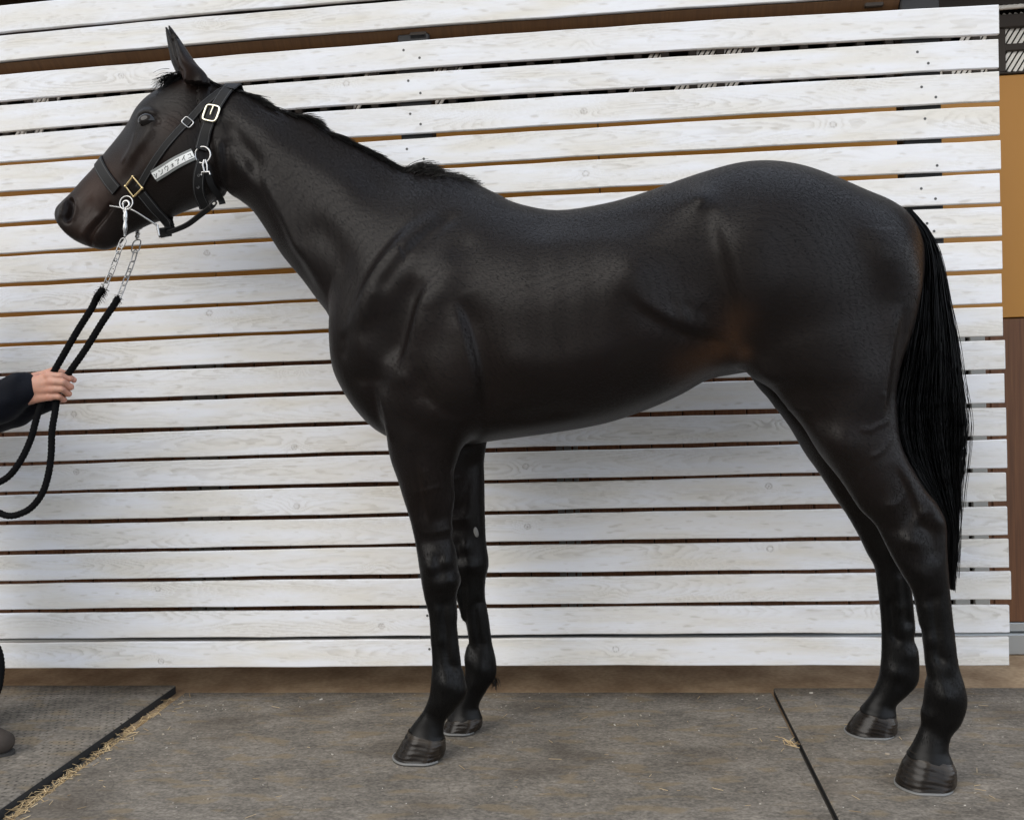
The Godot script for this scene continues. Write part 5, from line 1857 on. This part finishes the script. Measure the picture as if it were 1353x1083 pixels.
func mat_mesh(lo: Vector3, hi: Vector3, uvs: float, shift: Vector2) -> ArrayMesh:
	# the upper face of a rubber mat with a rounded rim, cut fine enough to lie a little unevenly
	var v := PackedVector3Array()
	var uv := PackedVector2Array()
	var idx := PackedInt32Array()
	var nx := 60
	var nz := 40
	var n := noise(1.2, 2, int(shift.x * 10.0) + 3)
	for i in nx + 1:
		for j in nz + 1:
			var fx := i / float(nx)
			var fz := j / float(nz)
			fx = clampf((i - 1) / float(nx - 2), 0.0, 1.0)
			fz = clampf((j - 1) / float(nz - 2), 0.0, 1.0)
			var x := lerpf(lo.x + 0.004, hi.x - 0.004, fx)
			var z := lerpf(lo.z + 0.004, hi.z - 0.004, fz)
			var y := hi.y
			if i == 0: x = lo.x; y -= 0.004
			if i == nx: x = hi.x; y -= 0.004
			if j == 0: z = lo.z; y -= 0.004
			if j == nz: z = hi.z; y -= 0.004
			v.append(Vector3(x, y - 0.0015 * (0.5 + 0.5 * n.get_noise_2d(x * 2.0, z * 2.0)), z))
			uv.append(Vector2(x / uvs, z / (uvs * 0.5 if uvs > 2.0 else uvs)) + shift)
	for i in nx:
		for j in nz:
			var a := i * (nz + 1) + j
			var b := a + nz + 1
			idx.append_array([a, b, a + 1, b, b + 1, a + 1])
	return finish(v, idx, uv)

func build_ground() -> void:
	var g := PlaneMesh.new()
	g.size = Vector2(240, 240)
	var o := put("ground", g, M.yard)
	o.position = Vector3(0, -0.026, 0)
	structure(o)
	structure(put("concrete_apron", box_mesh(Vector3(-7, -0.2, -2.4), Vector3(7, -0.022, 0.3), 0.003), M.concrete))
	var mats := [
		["rubber_mat", "grey rubber mat with rows of dents and a raised black edge, behind the straw", Vector3(-3.0, -0.022, -0.115), Vector3(-1.022, 0.010, 2.6), M.dented, Vector2(0.0, 0.0)],
		["rubber_mat", "large scuffed grey rubber mat under the horse's forelegs", Vector3(-0.962, -0.022, -0.060), Vector3(1.138, 0.0, 2.6), M.rubber, Vector2(0.31, 0.13)],
		["rubber_mat", "grey rubber mat under the horse's hind legs, beyond the dark joint", Vector3(1.150, -0.022, -0.098), Vector3(3.6, 0.003, 2.6), M.rubber, Vector2(0.77, 0.58)]]
	for q in mats:
		var t := thing(q[0], q[1], "mat", Vector3.ZERO, 0, "rubber mats laid on the ground")
		put("top_face", mat_mesh(q[2], q[3], 1.2 if q[4] == M.dented else 3.2, q[5]), q[4], t)
		var lo: Vector3 = q[2]
		var hi: Vector3 = q[3]
		put("edge", box_mesh(lo + Vector3(0.0005, 0.0005, 0.0005), hi - Vector3(0.0005, 0.0042, 0.0005), 0.001), M.rubber_edge, t)

func slat_mesh(k: int, x0: float, x1: float, y0: float, h: float, zf: float, thick: float, bow: float) -> ArrayMesh:
	var rows := []
	var n := 36
	var sd := k * 1.7
	var c := 0.0025
	var v := PackedVector3Array()
	var uv := PackedVector2Array()
	var idx := PackedInt32Array()
	var prof := [[-0.5, 0.0, 0], [-0.5, 1.0, 0], [0.5, 1.0, 0], [0.5, 0.0, 0]]
	var TN := 23.0
	for i in n + 1:
		var f := i / float(n)
		var x := lerpf(x0, x1, f)
		var s := (x - 0.1) / 1.8
		var dy := bow * maxf(1.0 - s * s, -0.6) + 0.0012 * sin(x * 2.3 + sd)
		var dz := 0.002 * sin(x * 1.4 + sd * 2.0)
		var e0 := 0.0008 * sin(x * 9.0 + sd * 3.0) + 0.0006 * sin(x * 31.0 + sd)
		var e1 := 0.0008 * sin(x * 8.0 + sd * 5.0) + 0.0006 * sin(x * 27.0 + sd * 2.0)
		var yb := y0 + dy + e0
		var yt := y0 + h + dy + e1
		var ring := [Vector2(yb, zf - thick), Vector2(yb, zf - c), Vector2(yb + c, zf), Vector2(yt - c, zf), Vector2(yt, zf - c), Vector2(yt, zf - thick)]
		for q in 6:
			v.append(Vector3(x, ring[q].x, ring[q].y + dz))
			var fy := clampf((ring[q].x - yb) / (yt - yb), 0.03, 0.97)
			uv.append(Vector2((x + 2.7) / 4.6, (k + 1.0 - fy) / TN))
	for i in n:
		for q in 6:
			var a := i * 6 + q
			var b := i * 6 + (q + 1) % 6
			idx.append_array([a, b, a + 6, b, b + 6, a + 6])
	# ends
	for e in [0, n]:
		var base := v.size()
		for q in 6:
			v.append(v[e * 6 + q])
			uv.append(uv[e * 6 + q])
		for q in range(1, 5):
			if e == 0:
				idx.append_array([base, base + q + 1, base + q])
			else:
				idx.append_array([base, base + q, base + q + 1])
	# flat faces: split the vertices by face so the edges stay crisp
	var V := PackedVector3Array()
	var U := PackedVector2Array()
	var N := PackedVector3Array()
	for t in range(0, idx.size(), 3):
		var a := v[idx[t]]
		var b := v[idx[t + 1]]
		var d := v[idx[t + 2]]
		var nn := (d - a).cross(b - a).normalized()
		for q in 3:
			V.append(v[idx[t + q]])
			U.append(uv[idx[t + q]])
			N.append(nn)
	var I := PackedInt32Array()
	for i in V.size():
		I.append(i)
	var A := []
	A.resize(Mesh.ARRAY_MAX)
	A[Mesh.ARRAY_VERTEX] = V
	A[Mesh.ARRAY_NORMAL] = N
	A[Mesh.ARRAY_TEX_UV] = U
	A[Mesh.ARRAY_INDEX] = I
	var m := ArrayMesh.new()
	m.add_surface_from_arrays(Mesh.PRIMITIVE_TRIANGLES, A)
	var st := SurfaceTool.new()
	st.create_from(m, 0)
	st.generate_tangents()
	return st.commit()

func build_fence() -> void:
	var t := thing("slat_screen", "white-painted screen of twenty horizontal wooden slats behind the horse", "screen", Vector3.ZERO)
	var bows := [0.0190, 0.0165, 0.0135, 0.0120, 0.0095, 0.0075, 0.006, 0.005, 0.0045, 0.004]
	var nail := CylinderMesh.new()
	nail.top_radius = 0.0045
	nail.bottom_radius = 0.0045
	nail.height = 0.004
	nail.radial_segments = 10
	nail.rings = 1
	for i in 20:
		var y0 := 0.1066 + 0.108 * (19 - i)
		var bow: float = bows[i] if i < bows.size() else 0.0035
		var xe := 1.898 + rng.randf_range(-0.004, 0.004)
		if i == 17:
			xe += 0.006
		var h := 0.0935 + rng.randf_range(-0.0012, 0.0012)
		var o := put("slat", slat_mesh(i, -2.65, xe, y0, h, 0.0, 0.014, bow), M.slat, t)
		for q in [[0.0, 0.28], [-0.045, 0.68], [1.655, 0.62], [1.69, 0.25]]:
			if rng.randf() < 0.85:
				var nx: float = q[0] + rng.randf_range(-0.012, 0.012)
				var s := (nx - 0.1) / 1.8
				var nl := put("nail", nail, M.nail, o)
				nl.position = Vector3(nx, y0 + h * (q[1] + rng.randf_range(-0.08, 0.08)) + bow * (1.0 - s * s), -0.0015 + 0.002 * sin(nx * 1.4 + i * 3.4))
				nl.rotation_degrees.x = 90
	for q in [[-0.072, 0.038], [1.603, 1.724]]:
		slab_box("post", Vector3(q[0], 0.16, -0.10), Vector3(q[1], 2.30, -0.0185), M.char, t, 0.004)
	var u := thing("upper_slat_panel", "two white slats on a weathered brown rail above the screen", "screen", Vector3.ZERO)
	put("slat", slat_mesh(20, -2.65, 1.62, 2.401, 0.095, 0.0, 0.014, 0.020), M.slat, u)
	put("slat", slat_mesh(21, -2.65, 1.62, 2.2985, 0.090, 0.0, 0.014, 0.0195), M.slat, u)
	# the rail follows the slats' bow
	var rows := []
	for i in 31:
		var x := lerpf(-2.65, 1.6, i / 30.0)
		var s := (x - 0.1) / 1.8
		var dy := 0.0195 * maxf(1.0 - s * s, -0.6)
		rows.append([Vector3(x, 2.266 + dy, -0.115), Vector3(x, 2.262 + dy, -0.045), Vector3(x, 2.266 + dy, -0.040), Vector3(x, 2.292 + dy, -0.012), Vector3(x, 2.296 + dy, -0.012), Vector3(x, 2.296 + dy, -0.115)])
	put("rail", grid_mesh(rows, true), M.beam, u)
	for x in [-1.9, 0.0, 1.52]:
		slab_box("bracket", Vector3(x - 0.03, 2.28, -0.055), Vector3(x + 0.03, 2.62, -0.0185), M.dark_wood, u)

func build_stable() -> void:
	var t := thing("stable", "dark brown stable front with ochre upper panels and a barred opening above", "building", Vector3.ZERO)
	var z := -0.6
	# lower boards
	var bm := box_mesh(Vector3(0, 0.10, -0.02), Vector3(0.121, 1.265, 0), 0.004)
	var gm := box_mesh(Vector3(0, -0.02, -0.02), Vector3(0.057, 1.262, 0.004), 0.003)
	for k in 51:
		var x := -4.1 + 0.125 * k
		if x > 1.80 and x < 2.02:
			continue
		if x + 0.121 > 1.80 and x < 1.80:
			continue
		put("board", bm, M.brown, t).position = Vector3(x, 0, z)
	for k in 4:
		put("grey_board", gm, M.grey_board, t).position = Vector3(1.775 + 0.0735 * k, 0, z)
	# one wide door panel right of the screen
	slab_box("door_panel", Vector3(2.068, 0.10, z - 0.02), Vector3(3.2, 1.267, z + 0.006), M.brown, t)
	slab_box("backing", Vector3(-4.2, 0.0, z - 0.08), Vector3(4.4, 1.27, z - 0.024), M.brown_seam, t)
	for q in [[-1.16, -1.105], [-1.095, -1.02], [-1.010, -0.983], [0.392, 0.418], [0.424, 0.453], [0.461, 0.479]]:
		slab_box("batten", Vector3(q[0], 0.10, z + 0.002), Vector3(q[1], 1.262, z + 0.02), M.pilaster, t, 0.002)
	# ochre panels
	var edge := [-4.2, -2.6, -1.0, 0.6, 1.83, 3.3, 4.4]
	for k in edge.size() - 1:
		slab_box("ochre_panel", Vector3(edge[k] + 0.002, 1.272, z - 0.06), Vector3(edge[k + 1] - 0.002, 2.19, z), M.ochre, t, 0.002)
	# steel sill
	slab_box("sill", Vector3(-4.2, -0.02, z - 0.06), Vector3(4.4, 0.06, z + 0.035), M.steel, t, 0.004)
	slab_box("sill_flashing", Vector3(-4.2, 0.064, z - 0.06), Vector3(4.4, 0.098, z + 0.012), M.steel, t, 0.003)
	# barred opening
	slab_box("lower_rail", Vector3(-4.2, 2.192, z - 0.06), Vector3(4.4, 2.20, z + 0.01), M.dark_wood, t)
	slab_box("middle_rail", Vector3(-4.2, 2.280, z - 0.05), Vector3(4.4, 2.307, z + 0.002), M.dark_wood, t)
	slab_box("top_rail", Vector3(-4.2, 2.366, z - 0.05), Vector3(4.4, 2.415, z + 0.01), M.dark_wood, t)
	var bar := box_mesh(Vector3(0, 2.201, -0.05), Vector3(0.032, 2.365, 0.0), 0.003)
	for k in 80:
		var x := -4.15 + k * 0.1065
		if x > 2.08 and x < 2.145:
			continue
		put("bar", bar, M.dark_wood, t).position = Vector3(x, 0, z - 0.001)
	slab_box("bar_post", Vector3(2.085, 2.201, z - 0.05), Vector3(2.148, 2.365, z + 0.004), M.dark_wood, t)
	# pale lattice hung inside the opening: slanting laths
	var lath := box_mesh(Vector3(-0.006, -0.13, -0.004), Vector3(0.006, 0.13, 0.004), 0.001)
	for span in [[-1.79, -1.66], [-0.36, -0.28], [-0.1, 0.06], [0.79, 0.87], [0.97, 1.23], [1.98, 2.5]]:
		var n := int((span[1] - span[0]) / 0.021)
		for k in n:
			var o := put("lath", lath, M.pale, t)
			o.position = Vector3(span[0] + k * 0.021, 2.315, z - 0.016)
			o.rotation_degrees.z = -32.0
	# brace seen through the bars
	var br := slab_box("brace", Vector3(-0.02, -0.2, -0.02), Vector3(0.02, 0.2, 0.02), M.steel, t)
	br.position = Vector3(2.26, 2.24, z - 0.1)
	br.rotation_degrees.z = -42
	slab_box("lintel", Vector3(-4.2, 2.445, z - 0.1), Vector3(4.4, 2.62, z + 0.02), M.dark_wood, t)
	slab_box("upper_wall", Vector3(-4.2, 2.622, z - 0.1), Vector3(4.4, 3.4, z), mat(Color(0.16, 0.115, 0.11), 0.8), t)
	# the room behind
	slab_box("back_wall", Vector3(-4.2, 0, z - 1.7), Vector3(4.4, 3.4, z - 1.6), M.dark_wood, t)
	slab_box("ceiling", Vector3(-4.2, 3.402, z - 1.7), Vector3(4.4, 3.5, z + 0.02), M.dark_wood, t)
	slab_box("side_wall", Vector3(-4.3, 0, z - 1.7), Vector3(-4.202, 3.4, z), M.dark_wood, t)
	slab_box("side_wall", Vector3(4.402, 0, z - 1.7), Vector3(4.5, 3.4, z), M.dark_wood, t)
	slab_box("eave", Vector3(-4.2, 2.64, -0.598), Vector3(4.4, 2.68, -0.13), M.dark_wood, t)
	# white rope along the opening
	var rp := thing("white_rope", "white twisted rope strung along the top of the barred opening", "rope", Vector3(2.0, 2.432, z + 0.034))
	var line := []
	for k in 400:
		var x := lerpf(0.9, 2.4, k / 399.0)
		line.append(Vector3(x - 2.0, 0.001 * sin(x * 9.0), 0))
	put("rope_strand", tube(line, 0.0085, 12, false, 0.06), M.pale, rp)

func scatter(called: String, label: String, category: String, mesh: Mesh, m: Material, xf: Array) -> void:
	var mm := MultiMesh.new()
	mm.transform_format = MultiMesh.TRANSFORM_3D
	mm.use_colors = true
	mm.mesh = mesh
	mm.instance_count = xf.size()
	for i in xf.size():
		mm.set_instance_transform(i, xf[i])
		var dry := rng.randf()
		var c := Color(0.30, 0.20, 0.095).lerp(Color(0.66, 0.50, 0.28), dry) if called == "straw" else Color(0.30, 0.25, 0.19).lerp(Color(0.55, 0.52, 0.46), dry)
		mm.set_instance_color(i, c)
	var o := MultiMeshInstance3D.new()
	o.name = called
	o.multimesh = mm
	o.material_override = m
	add_child(o, true)
	tag(o, label, category)
	o.set_meta("kind", "stuff")

func build_litter() -> void:
	var straw := box_mesh(Vector3(-0.5, 0, -0.5), Vector3(0.5, 1, 0.5), 0.12)
	var xf := []
	# packed into the gap between the first two mats, thinning towards the wall
	for k in 1000:
		var z := lerpf(-0.03, 1.6, pow(rng.randf(), 0.8))
		var x := -0.985 + rng.randfn(0.0, 0.013)
		if rng.randf() < 0.12:
			x += rng.randfn(0.02, 0.03)
		x = maxf(x, -1.018)
		var y := -0.021 + 0.013 * rng.randf() if x < -0.964 else 0.0008 + 0.004 * rng.randf()
		var b := Basis.from_euler(Vector3(rng.randfn(0, 0.15), PI * 0.5 + rng.randfn(0, 0.75), rng.randfn(0, 0.2)))
		xf.append(Transform3D(b.scaled_local(Vector3(rng.randf_range(0.012, 0.055), 0.0012, rng.randf_range(0.001, 0.0024))), Vector3(x, y, z)))
	for k in 90:
		var b := Basis.from_euler(Vector3(0, rng.randf() * TAU, rng.randfn(0, 0.06)))
		var x := rng.randf_range(-0.9, 1.9)
		xf.append(Transform3D(b.scaled_local(Vector3(rng.randf_range(0.008, 0.04), 0.0009, 0.0011)), Vector3(x, 0.0022 if x < 1.14 else 0.0052, rng.randf_range(0.0, 1.3))))
	for k in 16:
		var b := Basis.from_euler(Vector3(0, rng.randf() * TAU, rng.randfn(0, 0.15)))
		xf.append(Transform3D(b.scaled_local(Vector3(0.03, 0.0014, 0.0018)), Vector3(1.135 + rng.randfn(-0.02, 0.012), 0.004, 0.42 + rng.randfn(0, 0.014))))
	scatter("straw", "golden straw packed in the gap beside the dented mat", "straw", straw, M.straw, xf)
	xf = []
	for k in 420:
		var z := -0.05 + 1.35 * pow(rng.randf(), 1.5)
		var x := rng.randf_range(-0.95, 2.4)
		if absf(x - 1.144) < 0.012:
			continue
		var s := rng.randf_range(0.001, 0.003) * (2.0 if rng.randf() < 0.05 else 1.0)
		var b := Basis.from_euler(Vector3(rng.randfn(0, 0.2), rng.randf() * TAU, rng.randfn(0, 0.2)))
		xf.append(Transform3D(b.scaled_local(Vector3(s * rng.randf_range(1.0, 2.4), s * 0.6, s)), Vector3(x, -0.0005 if x < 1.14 else 0.0025, z)))
	scatter("wood_chips", "pale wood chips and grit scattered on the rubber mats", "wood chips", straw, M.chip, xf)

func _ready() -> void:
	rng.seed = 11
	build_sky_and_light()
	make_textures()
	make_materials()
	build_ground()
	build_stable()
	build_fence()
	build_horse()
	build_halter()
	build_bit()
	build_rope()
	build_person()
	build_litter()
